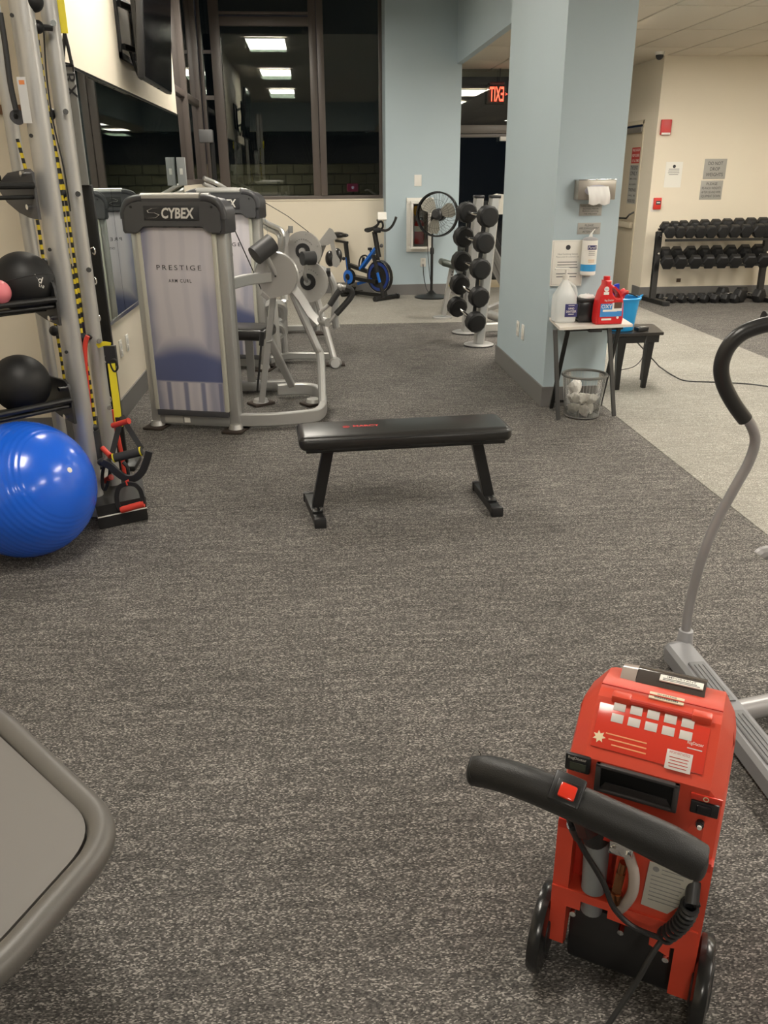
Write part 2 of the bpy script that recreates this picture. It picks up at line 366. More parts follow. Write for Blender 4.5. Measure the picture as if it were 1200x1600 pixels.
# exit sign: clear edge lit panel facing the lobby, read from behind
ex = thing('exit_sign', 'red exit sign hanging by the dark glass doors, lettering seen reversed from behind', 'sign', (2.68, 12.74, 2.62))
P('hanger', MB().cyl((2.68, 12.74, 2.76), (2.68, 12.74, 2.985), .006), blackm, ex)
ec = W(776, 147, 12.74)
P('mounting_bar', MB().rng((ec.x-.10, 12.72, ec.z+.115), (ec.x+.10, 12.76, ec.z+.15), .008), mat('exit_red_housing', (.10, .01, .01), .4), ex)
P('acrylic_panel', MB().box(ec, (.27, .008, .24)), sheer, ex)
text('EXIT', ec+V((0, -.008, 0)), -X1, Z1, .18, exitm, ex, width=.20, off=.012)
text('>', ec+V((.135, -.008, 0)), X1, Z1, .05, exitm, ex)
# troffers
tr = thing('ceiling_light', 'recessed ceiling light panel above the left half of the room', 'light', (-.6, 10.2, 3.54), 0, 'ceiling lights of the left half')
P('diffuser', MB().rng((-.3, -.6, -.012), (.3, .6, 0)), emitm, tr, w_=False)
P('light_frame', MB().rng((-.33, -.63, -.016), (-.3, .63, 0)).rng((.3, -.63, -.016), (.33, .63, 0)).rng((-.3, -.63, -.016), (.3, -.6, 0)).rng((-.3, .6, -.016), (.3, .63, 0)), white, tr, w_=False)
tr['label'] = 'ceiling light panel of the left half, nearest the far window, brightest reflection in its glass'; del tr['group']
for y, q_ in ((6.2, 'second ceiling light panel from the far window, above the arm curl machine'), (2.1, 'third ceiling light panel from the far window, left half of the room'), (-3.2, 'ceiling light panel of the left half farthest from the window, behind the viewer')):
    dup(tr, (-.6, y, 3.54 if y > -2 else 2.96), label=q_)
tr2 = dup(tr, (2.8, 9.4, 2.94), label='ceiling light panel hidden behind the column, nearest the glass exit doors')
for x, y in ((2.85, 7.0), (3.1, 3.4), (3.1, -.2), (3.1, -3.4), (5.6, 8.6), (5.6, 5.5), (5.6, 1.8)):
    o = dup(tr2, (x, y, 2.94)); o['label'] = ('ceiling light panel over the light carpet strip, ' if x < 4 else 'ceiling light panel over the dumbbell corner side, ') + {7.0: 'just behind the column', 3.4: 'above the grey stepper', -.2: 'beside the viewer', -3.4: 'far behind the viewer', 8.6: 'nearest the dumbbell rack', 5.5: 'second from the rack', 1.8: 'farthest from the rack'}[y]
# dome camera and sprinkler
t = thing('security_camera', 'small black dome security camera under the ceiling by the door wall corner', 'camera', (4.25, 11.0, 2.94))
P('base', MB().cyl((4.25, 11.0, 2.91), (4.25, 11.0, 2.945), .055), white, t)
P('dome', MB().sph((4.25, 11.0, 2.90), .045), blackp, t)
# ================================================================== OUTSIDE the window: block wall, planting
yard = S('ground_yard', MB().rng((-6, 12.95, -.1), (1.95, 22, 0)), mat('yard_soil', (.05, .05, .03), .9))
bw = bpy.data.objects.new('wall_garden', None); C.objects.link(bw); bw['kind'] = 'structure'; bw.location = (0, 15.2, 0)
bk = mat('garden_block', (.21, .175, .125), .85, bump=.8, bscale=30, var=.35); mort = mat('mortar', (.35, .32, .25), .9)
P('mortar_core', MB().rng((-2.75, 15.24, 0), (2.0, 15.5, 1.78)), mort, bw)
bb = None
for r in range(11):
    for k in range(17):
        x = -2.7+k*.272+(.136 if r % 2 else 0); z = r*.162+.004
        if x > 1.75: continue
        if bb is None: bb = P('brick', MB().box((0, 0, 0), (.258, .09, .148), bev=.008, seg=1), bk, bw, w_=False); o = bb
        else: o = bb.copy(); C.objects.link(o)
        o.parent = bw; o.location = (x+.13, random.uniform(-.006, .006), z+.075)
leafm = mat('leaf_green', (.04, .09, .03), .5)
def plant(name, label, base, n, hgt, sp, cat='plant', lw=.02):
    t = thing(name, label, cat, base); s_b = MB(); lf = MB()
    for i in range(n):
        a = random.uniform(0, 2*PI); k = random.uniform(.4, 1)*sp; h_ = hgt*random.uniform(.6, 1)
        p0 = V(base); p1 = p0+V((math.cos(a)*k*.3, math.sin(a)*k*.3, h_*.7)); p2 = p0+V((math.cos(a)*k, math.sin(a)*k, h_))
        lf.sweep(smooth_path([p0, p1, p2], 4), [(lw, 0), (0, .003), (-lw, 0), (0, -.003)], sc_=None)
    o = P('leaves', lf, leafm, t); o['kind'] = 'stuff'; return t
plant('ornamental_grass', 'tall ornamental grass clump outside the window above the block wall, left', (-.95, 16.2, 0), 40, 2.7, .5)
plant('ornamental_grass', 'tall arching grass clump outside the window above the block wall, centre', (.15, 16.3, 0), 40, 2.6, .5)
plant('low_shrub', 'low green plant outside the right window pane by the pink box', (.40, 14.4, 0), 34, 1.42, .25)
plant('low_shrub', 'low green plant outside the right window pane at its right edge', (1.38, 14.3, 0), 30, 1.4, .25)
t = thing('pink_box', 'small pink lit box standing outside the right window pane', 'box', (.8, 14.0, 0))
pk = W(551, 293, 14.0)
P('box', MB().box(pk, (.17, .12, .12), bev=.015), mat('pink_lit', (.75, .05, .2), .5, emit=.22), t)
P('stand', MB().cyl((pk.x, pk.y, 0), (pk.x, pk.y, pk.z-.06), .02), blackm, t)
P('lens', MB().cyl(pk+V((0, -.06, 0)), pk+V((0, -.07, 0)), .02), mat('lens_white', (.9, .7, 1.), .4, emit=.8), t)
t = thing('added_yard_lamp', 'added unseen lamp below the sill lighting the block wall outside', 'light', (-.9, 14.2, 0))  # unseen lamp, added below sill height to brighten the block wall
P('post', MB().cyl((-.9, 14.2, 0), (-.9, 14.2, .8), .03), blackm, t)
P('bulb', MB().sph((-.9, 14.2, .86), .06), mat('added_yard_bulb', (1, .88, .72), .5, emit=420.), t)
# mirror panels on the left wall
mi = thing('wall_mirror', 'long frameless mirror of joined panels on the left wall below the television', 'mirror', (LX, 7.7, .685))
ys = [5.42, 6.29, 7.21, 8.15, 9.12, 9.92]
for a, b in zip(ys, ys[1:]): P('mirror_panel', MB().rng((LX+.001, a+.003, .695), (LX+.008, b-.003, 2.19)), mirrm, mi)
P('mirror_channel', MB().rng((LX+.001, 5.42, .67), (LX+.014, 9.92, .695)), chrome, mi)
P('mirror_channel', MB().rng((LX+.001, 5.42, 2.19), (LX+.014, 9.92, 2.205)), blackm, mi)
# electrical boxes at the mirror's far end
t = thing('switch_box', 'grey electrical switch box on the mirror wall beside the far window', 'switch box', (LX+.05, 9.5, 1.5))
bc = W(284, 268, 9.45)
P('box', MB().box(bc, (.085, .07, .27), bev=.004), mat('box_grey', (.34, .35, .35), .5), t)
P('rocker', MB().box(bc+V((0, -.037, .0)), (.03, .006, .06), bev=.002), white, t)
P('bracket', MB().rng((LX+.01, bc.y+.03, bc.z-.03), (bc.x, bc.y+.05, bc.z+.03)), blackm, t)
t = thing('door_actuator', 'dark grey box on a black post in the corner where the windows meet', 'control box', (-1.2, 11.6, 0))
c0 = W(300, 213, 11.6); c0.x = -1.275
P('box', MB().box(c0, (.17, .14, .15), bev=.01), mat('box_dark', (.10, .10, .10), .5), t)
P('post', MB().rng((c0.x+.05, 11.57, 0), (c0.x+.095, 11.62, c0.z-.07)), blackm, t)
P('foot_plate', MB().rng((c0.x+.0, 11.5, 0.003), (c0.x+.15, 11.69, .02)), blackm, t)
# outlets on the left wall
for i, (px_, py_) in enumerate(((185, 537), (193, 527))):
    y = [6.02, 6.24][i]
    t = thing('wall_outlet', ['white outlet plate on the left wall, nearer the yellow strap', 'white outlet plate on the left wall, nearer the silver tower'][i], 'outlet', (LX, y, .42))
    P('cover_plate', MB().box((LX+.004, y, .47), (.008, .075, .12), bev=.003), white, t)
    for dz in (-.025, .025): P('socket', MB().box((LX+.010, y, .47+dz), (.005, .035, .03), bev=.002), white, t)
# ================================================================== TELEVISION
tv = thing('television', 'large black flat television on a swing arm high on the left wall', 'television', (LX, 7.5, 2.27))
a = W(223, 123, 6.9); b = W(266, 147, 8.22); up_ = Z1
xd = V((b.x-a.x, b.y-a.y, 0)).normalized(); ln = (V((b.x-a.x, b.y-a.y, 0))).length; nn = xd.cross(Z1)
cz = (a.z+b.z)/2
R = rotm(xd, Z1+nn*.085); cc = V(((a.x+b.x)/2, (a.y+b.y)/2, cz))+R@V((0, .42, 0))
P('bezel', MB().box(cc-R@V((0, 0, .012)), (ln, .84, .05), R, .006), blackp, tv)
P('screen', MB().box(cc+R@V((0, 0, .015)), (ln-.03, .81, .004), R), mat('tv_screen', (.006, .006, .008), .12), tv)
P('back_housing', MB().box(cc-R@V((0, .1, .045)), (ln*.4, .35, .02), R, .008), blackp, tv)
for k in (-.2, .15): P('port', MB().box(cc+R@V((k, -.422, -.01)), (.08, .006, .02), R), charc, tv)
mt = thing('television_mount', 'black scissor arm wall mount between the television and the wall', 'wall mount', (LX, 7.4, 2.4))
P('wall_plate', MB().rng((LX, 7.15, 2.42), (LX+.02, 7.2, 2.86)).rng((LX, 7.75, 2.42), (LX+.02, 7.8, 2.86)).rng((LX, 7.15, 2.42), (LX+.02, 7.8, 2.46)).rng((LX, 7.15, 2.82), (LX+.02, 7.8, 2.86)), blackm, mt)
for z in (2.5, 2.78):
    P('arm', MB().bar([(LX+.03, 7.2, z), (LX+.12, 7.6, z), (cc.x-.1, 7.45, z)], .03, .04), blackm, mt)
P('tilt_bracket', MB().rng((cc.x-.1, 7.1, 2.35), (cc.x-.07, 7.14, 2.9)).rng((cc.x-.1, 7.7, 2.35), (cc.x-.07, 7.74, 2.9)).rng((cc.x-.1, 7.1, 2.6), (cc.x-.07, 7.74, 2.64)), blackm, mt)
P('cable_loop', MB().tube([(LX+.03, 7.45, 2.5), (LX+.07, 7.5, 2.33), (LX+.10, 7.6, 2.36), (cc.x-.1, 7.6, 2.6)], .012, sm=6), blackp, mt)
# ================================================================== STORAGE RACK on the left
rk = thing('storage_rack', 'silver and black storage rack with slanted ball shelves on the left', 'rack', (-1.2, 4.0, 0))
def vpost(px, py, Y, z0, z1, r, ry=None, n=16):
    p = W(px, py, Y); b = MB(); q = [(r*math.cos(2*PI*k/n), (ry or r)*math.sin(2*PI*k/n)) for k in range(n)]
    b.sweep([(p.x, p.y, z0), (p.x, p.y, (z0+z1)/2), (p.x, p.y, z1)], q, upv=(.7, .7, 0)); return b, p
b, p1 = vpost(88, 380, 4.0, .02, 2.9, .056, .046); P('upright', b, silver, rk)
b, p2 = vpost(127, 380, 4.15, .12, 2.9, .036); P('upright', b, silver, rk)
b, p0 = vpost(51, 400, 4.45, .0, 2.9, .032); P('upright', b, silver, rk)
bl = MB(); bz = .125
q = [V((-1.085, 3.826, 0)), V((-.872, 3.94, 0)), V((-.95, 4.26, 0)), V((-1.19, 4.16, 0))]
bl.prism([v+Z1*.003 for v in q], Z1*.12); P('foot_block', bl, rubber, rk)
mid = [v*1.0 for v in q]; cen = sum(mid, V())/4
P('foot_stripe', MB().prism([cen+(v-cen)*1.008+Z1*.062 for v in q], Z1*.006), white, rk)
P('base_tube', MB().bar([(p1.x, p1.y, .05), (p0.x, p0.y, .05)], .07, .05), silver, rk)
P('base_tube', MB().tube([(p2.x, p2.y, .2), (p1.x+.02, p1.y+.02, .2)], .028), silver, rk)
P('top_knob', MB().sph(W(52, 2, 4.0), .04), rubber, rk)
ud = V((-.731, -.682, 0)); vd = V((-.682, .731, 0))
A0 = V((-1.135, 3.848, 0))
for i, z in enumerate((1.567, 1.100, .647)):
    s0 = A0+Z1*z
    if i == 0: s0 = s0+ud*.02
    for k, (dv, dz) in enumerate(((0, .0), (.02, -.032 if i else -.045), (.30, .03), (.33, .0))):
        P('shelf_rail', MB().tube([s0+vd*dv+Z1*dz, s0+ud*1.0+vd*dv+Z1*dz], .014 if k != 1 else .009), blackm, rk)
    P('shelf_tray', MB().bar([s0+vd*.16-Z1*.052+ud*.02, s0+ud*1.0+vd*.16-Z1*.052], .20, .006, upv=Z1), blackm, rk)
    # rounded end plate
    pp = [(0, -.115), (0, .045), (.012, .07), (.04, .085), (.30, .085), (.33, .06), (.335, -.02), (.30, -.045), (.22, -.075), (.12, -.10)]
    if i == 0: pp = [(0, -.135), (0, .05), (.03, .065), (.22, .05), (.26, .035), (.335, .0), (.33, -.02), (.27, -.07), (.17, -.11), (.08, -.13)]
    pts = [s0+vd*dv-ud*.012+Z1*dz for dv, dz in pp]
    ep = P('end_plate', MB().prism(pts, ud*.012), charc if i == 0 else blackp, rk)
    P('bolt', MB().cyl(s0+vd*.05-ud*.018-Z1*.085, s0+vd*.05+ud*.02-Z1*.085, .011), chrome, ep)
    P('bolt', MB().cyl(s0+vd*.06-ud*.018+Z1*.045, s0+vd*.06+ud*.02+Z1*.045, .011), chrome, ep)
# bolts on the posts
for px_, py_ in ((84, 37), (103, 175), (122, 303), (139, 421), (155, 532), (171, 636)):
    q0 = W(px_, py_, 4.11); P('bolt', MB().cyl(q0, q0+V((.004, -.02, 0)), .012, n=8), chrome, rk)
for px_, py_ in ((19, 24), (49, 212), (78, 390), (104, 550)):
    q0 = W(px_, py_, 3.905); P('peg_hole', MB().cyl(q0, q0+V((.0, -.006, 0)), .008, n=8), blackp, rk)
lb = W(39, 157, 3.905); P('warning_sticker', plate(lb+V((0, -.008, 0)), (1, -.05, 0), Z1, .035, .17, .002), mat('sticker_pale', (.5, .5, .5), .5), rk)
lb = W(35, 129, 3.905); P('warning_sticker', plate(lb+V((0, -.009, 0)), (1, -.05, 0), Z1, .022, .016, .002), mat('sticker_orange', (.6, .2, .06), .5), rk)
for px_, py_, Y in ((59, 42, 4.05), (25, 182, 4.0), (78, 178, 4.15), (99, 303, 4.15), (85, 517, 4.3), (128, 528, 4.1), (69, 412, 4.3)):
    q0 = W(px_, py_, Y); P('pulley_knob', MB().sph(q0, .026, u=14, v=8).cyl(q0, q0+V((.05, .03, 0)), .012, n=8), rubber, rk)
for px_, py_, Y in ((28, 183, 3.98),): P('pulley_disc', MB().cyl(W(px_, py_, Y), W(px_, py_, Y+.03), .03), charc, rk)
# flat post with lettering beyond the round uprights
fp = thing('strap_post', 'tall flat post, grey above and black below, just right of the rack upright', 'post', (-1.2, 4.9, 0))
pa = W(108, 140, 4.75)
P('grey_sleeve', MB().rng((pa.x-.045, 4.74, 1.56), (pa.x+.035, 4.77, 2.12), .004), mat('sleeve_grey', (.27, .27, .26), .5, bump=.1), fp)
P('black_post', MB().rng((pa.x-.05, 4.77, .0), (pa.x+.045, 4.80, 1.56), .004), blackm, fp)
P('hanging_loop', MB().tube([W(101, 52, 4.7), W(99, 80, 4.7), W(99, 98, 4.7), W(112, 100, 4.7), W(106, 72, 4.7), W(101, 52, 4.7)], .009, n=6), blackp, fp)
text('TRX', W(109, 124, 4.735), V((.0, 0, -1)), X1, .055, ink, fp, width=.17, off=.01)
for px_, py_ in ((147, 393), (149, 440), (155, 498), (165, 562), (172, 625), (178, 660)):
    q0 = W(px_, py_, 4.6); P('steel_hook', MB().tube([q0+V((-.015, 0, .015)), q0+V((0, 0, .02)), q0+V((.006, 0, .0)), q0+V((0, 0, -.015)), q0+V((-.008, 0, -.005))], .0035, n=6, sm=4), chrome, fp)
P('foot_plate', MB().rng((pa.x-.1, 4.7, .003), (pa.x+.1, 4.9, .03), .005), blackm, fp)
# slam balls, toning ball, stability ball
def ballth(name, label, c, r, m, seams=0):
    t = thing(name, label, 'ball', (c.x, c.y, c.z-r))
    b = MB(); b.sph(c, r, u=48, v=32); P('shell', b, m, t); return t
sl = W(38, 446, 3.9); sl.z = 1.168; SR = .132
s1 = ballth('medicine_ball', 'black rubber medicine ball with a white printed mark on the middle rack shelf', sl, SR, rubber)
P('groove', MB().lathe([(SR-.0005, -.004), (SR+.0015, 0), (SR-.0005, .004)], sl, (-.25, .2, .95), 48, cap=False), blackp, s1)
P('groove', MB().lathe([(.1248, .027), (.1262, .030), (.1232, .033)], sl, (-.25, .2, .95), 48, cap=False), blackp, s1)
dn = (V((0, 0, H))-sl).normalized(); tgt = W(66, 434, 3.78)-sl; tgt.normalize()
text('bd', sl+tgt*(SR+.001), V((.86, .1, -.4)), V((.3, 0, .9)), .028, white, s1, off=.012)
text('R18', sl+tgt*(SR+.0015)+V((.008, 0, -.03)), V((.86, .1, -.4)), V((.3, 0, .9)), .012, white, s1, off=.01)
sl2 = W(33, 603, 3.85); sl2.z = .728
ballth('medicine_ball', 'plain black rubber medicine ball on the lowest rack shelf', sl2, .130, rubber)
sl3 = W(-2, 462, 3.70); ballth('toning_ball', 'small pink ball beside the black ball on the middle rack shelf', V((sl3.x, sl3.y, 1.152)), .052, pink)
bc = V((-1.318, 3.60, .305)); bt = thing('stability_ball', 'large glossy blue ridged exercise ball on the carpet under the rack', 'ball', (bc.x, bc.y, 0))
prof = []; ax = V((.80, -.42, .42)).normalized(); n = 150
for k in range(n+1):
    th = PI*k/n; rr = .305
    if .22*PI < th < .78*PI and k % 4 == 0: rr -= .0016
    prof.append((rr*math.sin(th), -rr*math.cos(th)))
P('shell', MB().lathe(prof, bc, ax, 72, cap=False), ballb, bt, ang=60)
P('valve_plug', MB().cyl(bc+ax*.300, bc+ax*.306, .012), white, bt)
# hanging cords
ybk = stripes('cord_stripes', (.75, .58, .03), (.015, .015, .015), 22)
def cord(name, label, pts, Y, r, m, dY=0):
    n = len(pts); q = [W(x, y, Y+dY*i/(n-1)) for i, (x, y) in enumerate(pts)]
    if name in ('elastic_cord', 'pull_cable'): return P(name, MB().tube(smooth_path(q, 4), r, n=8), m, rk, label=label)
    return tag(P(name, MB().tube(smooth_path(q, 4), r, n=8), m), label, 'cord')
cord('elastic_cord', 'yellow and black chequered elastic cord between the two thick uprights', [(57, 50), (67, 120), (75, 175), (87, 250), (97, 312), (107, 400), (116, 440), (125, 505), (130, 540), (141, 605), (149, 668)], 4.1, .008, ybk)
cord('elastic_cord', 'second yellow and black cord, doubled beside the first above the middle shelf', [(76, 180), (92, 262), (103, 312), (113, 380), (121, 440), (128, 505)], 4.14, .008, ybk)
cord('elastic_cord', 'short yellow and black cord hanging behind the leftmost thin upright', [(27, 217), (33, 238), (40, 265), (58, 342), (67, 400), (82, 480), (89, 520), (96, 560), (101, 595)], 4.35, .008, ybk)
cord('pull_cable', 'thin black cable falling along the striped cord', [(68, 45), (73, 120), (83, 190), (100, 265), (110, 330)], 4.12, .0035, blackp)
cord('elastic_tube', 'thick black elastic tube at the top left corner of the rack', [(0, 20), (8, 70), (16, 130), (25, 172)], 3.95, .012, blackp)
cord('resistance_tube', 'red rubber resistance tube hanging between the rack uprights', [(137, 525), (133, 540), (134, 580), (140, 640), (145, 700), (149, 745)], 4.02, .011, red)
cord('resistance_tube', 'dark purple elastic band hanging behind the middle upright', [(118, 416), (122, 450), (130, 500), (137, 530)], 4.3, .014, mat('purple_band', (.03, .015, .05), .6))
cord('resistance_tube', 'thin green elastic band beside the purple band on the rack', [(124, 420), (122, 432), (126, 455), (132, 480)], 4.26, .005, mat('green_band', (.02, .16, .13), .6))
cord('resistance_tube', 'red tube falling from the yellow strap towards the black loops', [(176, 640), (181, 665), (186, 690), (191, 715), (195, 742)], 4.22, .011, red)
t = thing('tube_handle', 'black foam handle hanging low between the rack uprights', 'handle', W(150, 715, 4.0))
P('grip', MB().cyl(W(148, 672, 4.0), W(154, 718, 4.0), .022), foam, t); P('cap', MB().sph(W(147, 668, 4.0), .018), blackp, t)
for i, (a, b) in enumerate((((176, 665), (200, 658)), ((160, 700), (172, 712)), ((163, 752), (173, 746)))):
    p, q = W(*a, 3.99), W(*b, 3.95)
    t = thing('tube_handle', ['red handle sticking out right of the rack upright', 'short red handle end low beside the upright', 'lowest short red handle end by the foot block'][i], 'handle', q)
    P('grip', MB().cyl(p, q, .013), red, t); P('ring', MB().cyl(q, q+(q-p).normalized()*.006, .015), redd, t)
# suspension strap
st = thing('suspension_strap', 'yellow and black suspension strap with padded handles hanging on the rack', 'strap', W(190, 700, 3.95))
def web(pts, Y, w_, m, name, dY=0):
    n = len(pts); q = [W(x, y, Y+dY*i/(n-1)) for i, (x, y) in enumerate(pts)]
    return P(name, MB().sweep(smooth_path(q, 4), [(w_/2, -.0015), (w_/2, .0015), (-w_/2, .0015), (-w_/2, -.0015)], upv=(.2, -1, 0)), m, st)
web([(92, -15), (97, 20), (101, 52)], 4.2, .030, yel, 'yellow_strap')
web([(152, 541), (162, 537), (173, 539)], 4.1, .022, yel, 'yellow_tab')
P('buckle', MB().prism([W(162, 541, 4.08), W(179, 541, 4.08), W(183, 572, 4.08), W(166, 568, 4.08)], V((0, .03, 0))), blackp, st)
P('carabiner', MB().tube([W(172, 566, 4.05), W(180, 562, 4.05), W(184, 575, 4.05), W(178, 580, 4.05)], .005, n=6, sm=4, closed=True), blackm, st)
web([(174, 568), (178, 600), (182, 630), (185, 660), (187, 668)], 4.05, .034, yel, 'yellow_strap')
P('label_patch', MB().prism([W(180, 652, 4.02), W(192, 652, 4.02), W(193, 664, 4.02), W(182, 664, 4.02)], V((0, -.004, 0))), blackp, st)
web([(187, 662), (180, 690), (173, 718)], 4.02, .026, blackp, 'black_web', -.05)
web([(190, 650), (203, 672), (222, 702)], 4.02, .026, blackp, 'black_web', -.05)
hg = P('grip', MB().cyl(W(177, 716, 3.93), W(222, 705, 3.93), .021), foam, st)
P('grip_ring', MB().cyl(W(177, 716, 3.93), W(179, 715.5, 3.93), .0225), yel, hg); P('grip_ring', MB().cyl(W(219, 705.5, 3.93), W(221, 705, 3.93), .0225), yel, hg)
lp = [(160, 722), (172, 728), (183, 738), (195, 746), (210, 747), (222, 737), (229, 720), (233, 705)]
P('foot_cradle', MB().bar([W(x, y, 3.9) for x, y in lp], .035, .018, sm=5, upv=(.1, -1, 0)), blackp, st)
P('foot_cradle', MB().tube([W(x, y, 3.96) for x, y in [(166, 722), (161, 735), (160, 755), (163, 765), (168, 758), (172, 735), (168, 722)]], .009, n=6, sm=4), blackp, st)
P('foot_cradle', MB().tube([W(x, y, 3.93) for x, y in [(192, 722), (199, 730), (201, 745)]], .009, n=6, sm=4), blackp, st)
P('knot', MB().sph(W(163, 722, 3.92), .028, (1.2, 1, .8)), blackp, st)
# stirrup handle with red grip
sh = thing('stirrup_handle', 'black stirrup handle with red grip leaning on the rack foot block', 'handle', W(207, 795, 3.9))
P('strap_loop', MB().bar([W(x, y, 3.87) for x, y in [(188, 797), (183, 785), (183, 770), (188, 760), (200, 756), (212, 758), (220, 768), (224, 787)]], .022, .007, sm=5, upv=(.1, -1, 0)), blackp, sh)
P('grip', MB().cyl(W(189, 797, 3.87), W(225, 787, 3.87), .0165), red, sh)
P('hook', MB().tube([W(199, 758, 3.87), W(197, 752, 3.87), W(201, 751, 3.87)], .006, n=6), red, sh)
# ================================================================== STRENGTH MACHINES
stackm = mat('stack_plates', (.035, .045, .12), .5)
def frosted():
    # frosted shroud, the weight stack showing through painted into its lilac and blue colour
    m = bpy.data.materials.new('frosted_panel'); m.use_nodes = True; nt = m.node_tree; b = nt.nodes['Principled BSDF']
    b.inputs['Roughness'].default_value = .32
    tc = nt.nodes.new('ShaderNodeTexCoord'); sp = nt.nodes.new('ShaderNodeSeparateXYZ'); nt.links.new(tc.outputs['Object'], sp.inputs[0])
    nz = nt.nodes.new('ShaderNodeTexNoise'); nz.inputs['Scale'].default_value = 2.2; nt.links.new(tc.outputs['Object'], nz.inputs['Vector'])
    def ma(op, a, b_=None, c=None):
        n = nt.nodes.new('ShaderNodeMath'); n.operation = op
        for i, v in enumerate((a, b_, c)):
            if v is None: continue
            if isinstance(v, (int, float)): n.inputs[i].default_value = v
            else: nt.links.new(v, n.inputs[i])
        return n.outputs[0]
    def ss(v, a, b_):
        n = nt.nodes.new('ShaderNodeMapRange'); n.interpolation_type = 'SMOOTHSTEP'; n.inputs[1].default_value = a; n.inputs[2].default_value = b_
        nt.links.new(v, n.inputs[0]); return n.outputs[0]
    X, Z = sp.outputs[0], sp.outputs[2]
    wob = ma('MULTIPLY_ADD', nz.outputs['Fac'], .10, -.05)
    Zw = ma('ADD', Z, wob); Xw = ma('ADD', X, wob)
    arch = ma('MULTIPLY_ADD', ma('MULTIPLY', X, X), .9, Zw)
    stack = ma('MULTIPLY', ma('SUBTRACT', 1., ss(arch, .50, .64)), ss(Z, .325, .345))
    rods = ma('ABSOLUTE', ma('SINE', ma('MULTIPLY_ADD', X, 26., .75)))
    low = ma('MULTIPLY', ma('SUBTRACT', 1., ss(Z, .325, .345)), ma('SUBTRACT', 1., ss(rods, .20, .60)))
    left = ma('MULTIPLY', ma('SUBTRACT', 1., ss(Xw, -.235, -.15)), .55)
    right = ma('MULTIPLY', ma('MULTIPLY', ss(X, .10, .16), ma('SUBTRACT', 1., ss(Zw, .85, 1.02))), .38)
    streak = ma('MULTIPLY', ss(ma('SINE', ma('MULTIPLY', Xw, 48.)), .2, 1.), .10)
    f = ma('MAXIMUM', ma('MAXIMUM', stack, ma('MULTIPLY', low, .75)), ma('ADD', ma('MAXIMUM', left, right), streak))
    mx = nt.nodes.new('ShaderNodeMix'); mx.data_type = 'RGBA'; nt.links.new(f, mx.inputs[0])
    mx.inputs[6].default_value = (.61, .575, .61, 1); mx.inputs[7].default_value = (.12, .14, .27, 1)
    nt.links.new(mx.outputs[2], b.inputs['Base Color']); return m
frost = frosted()
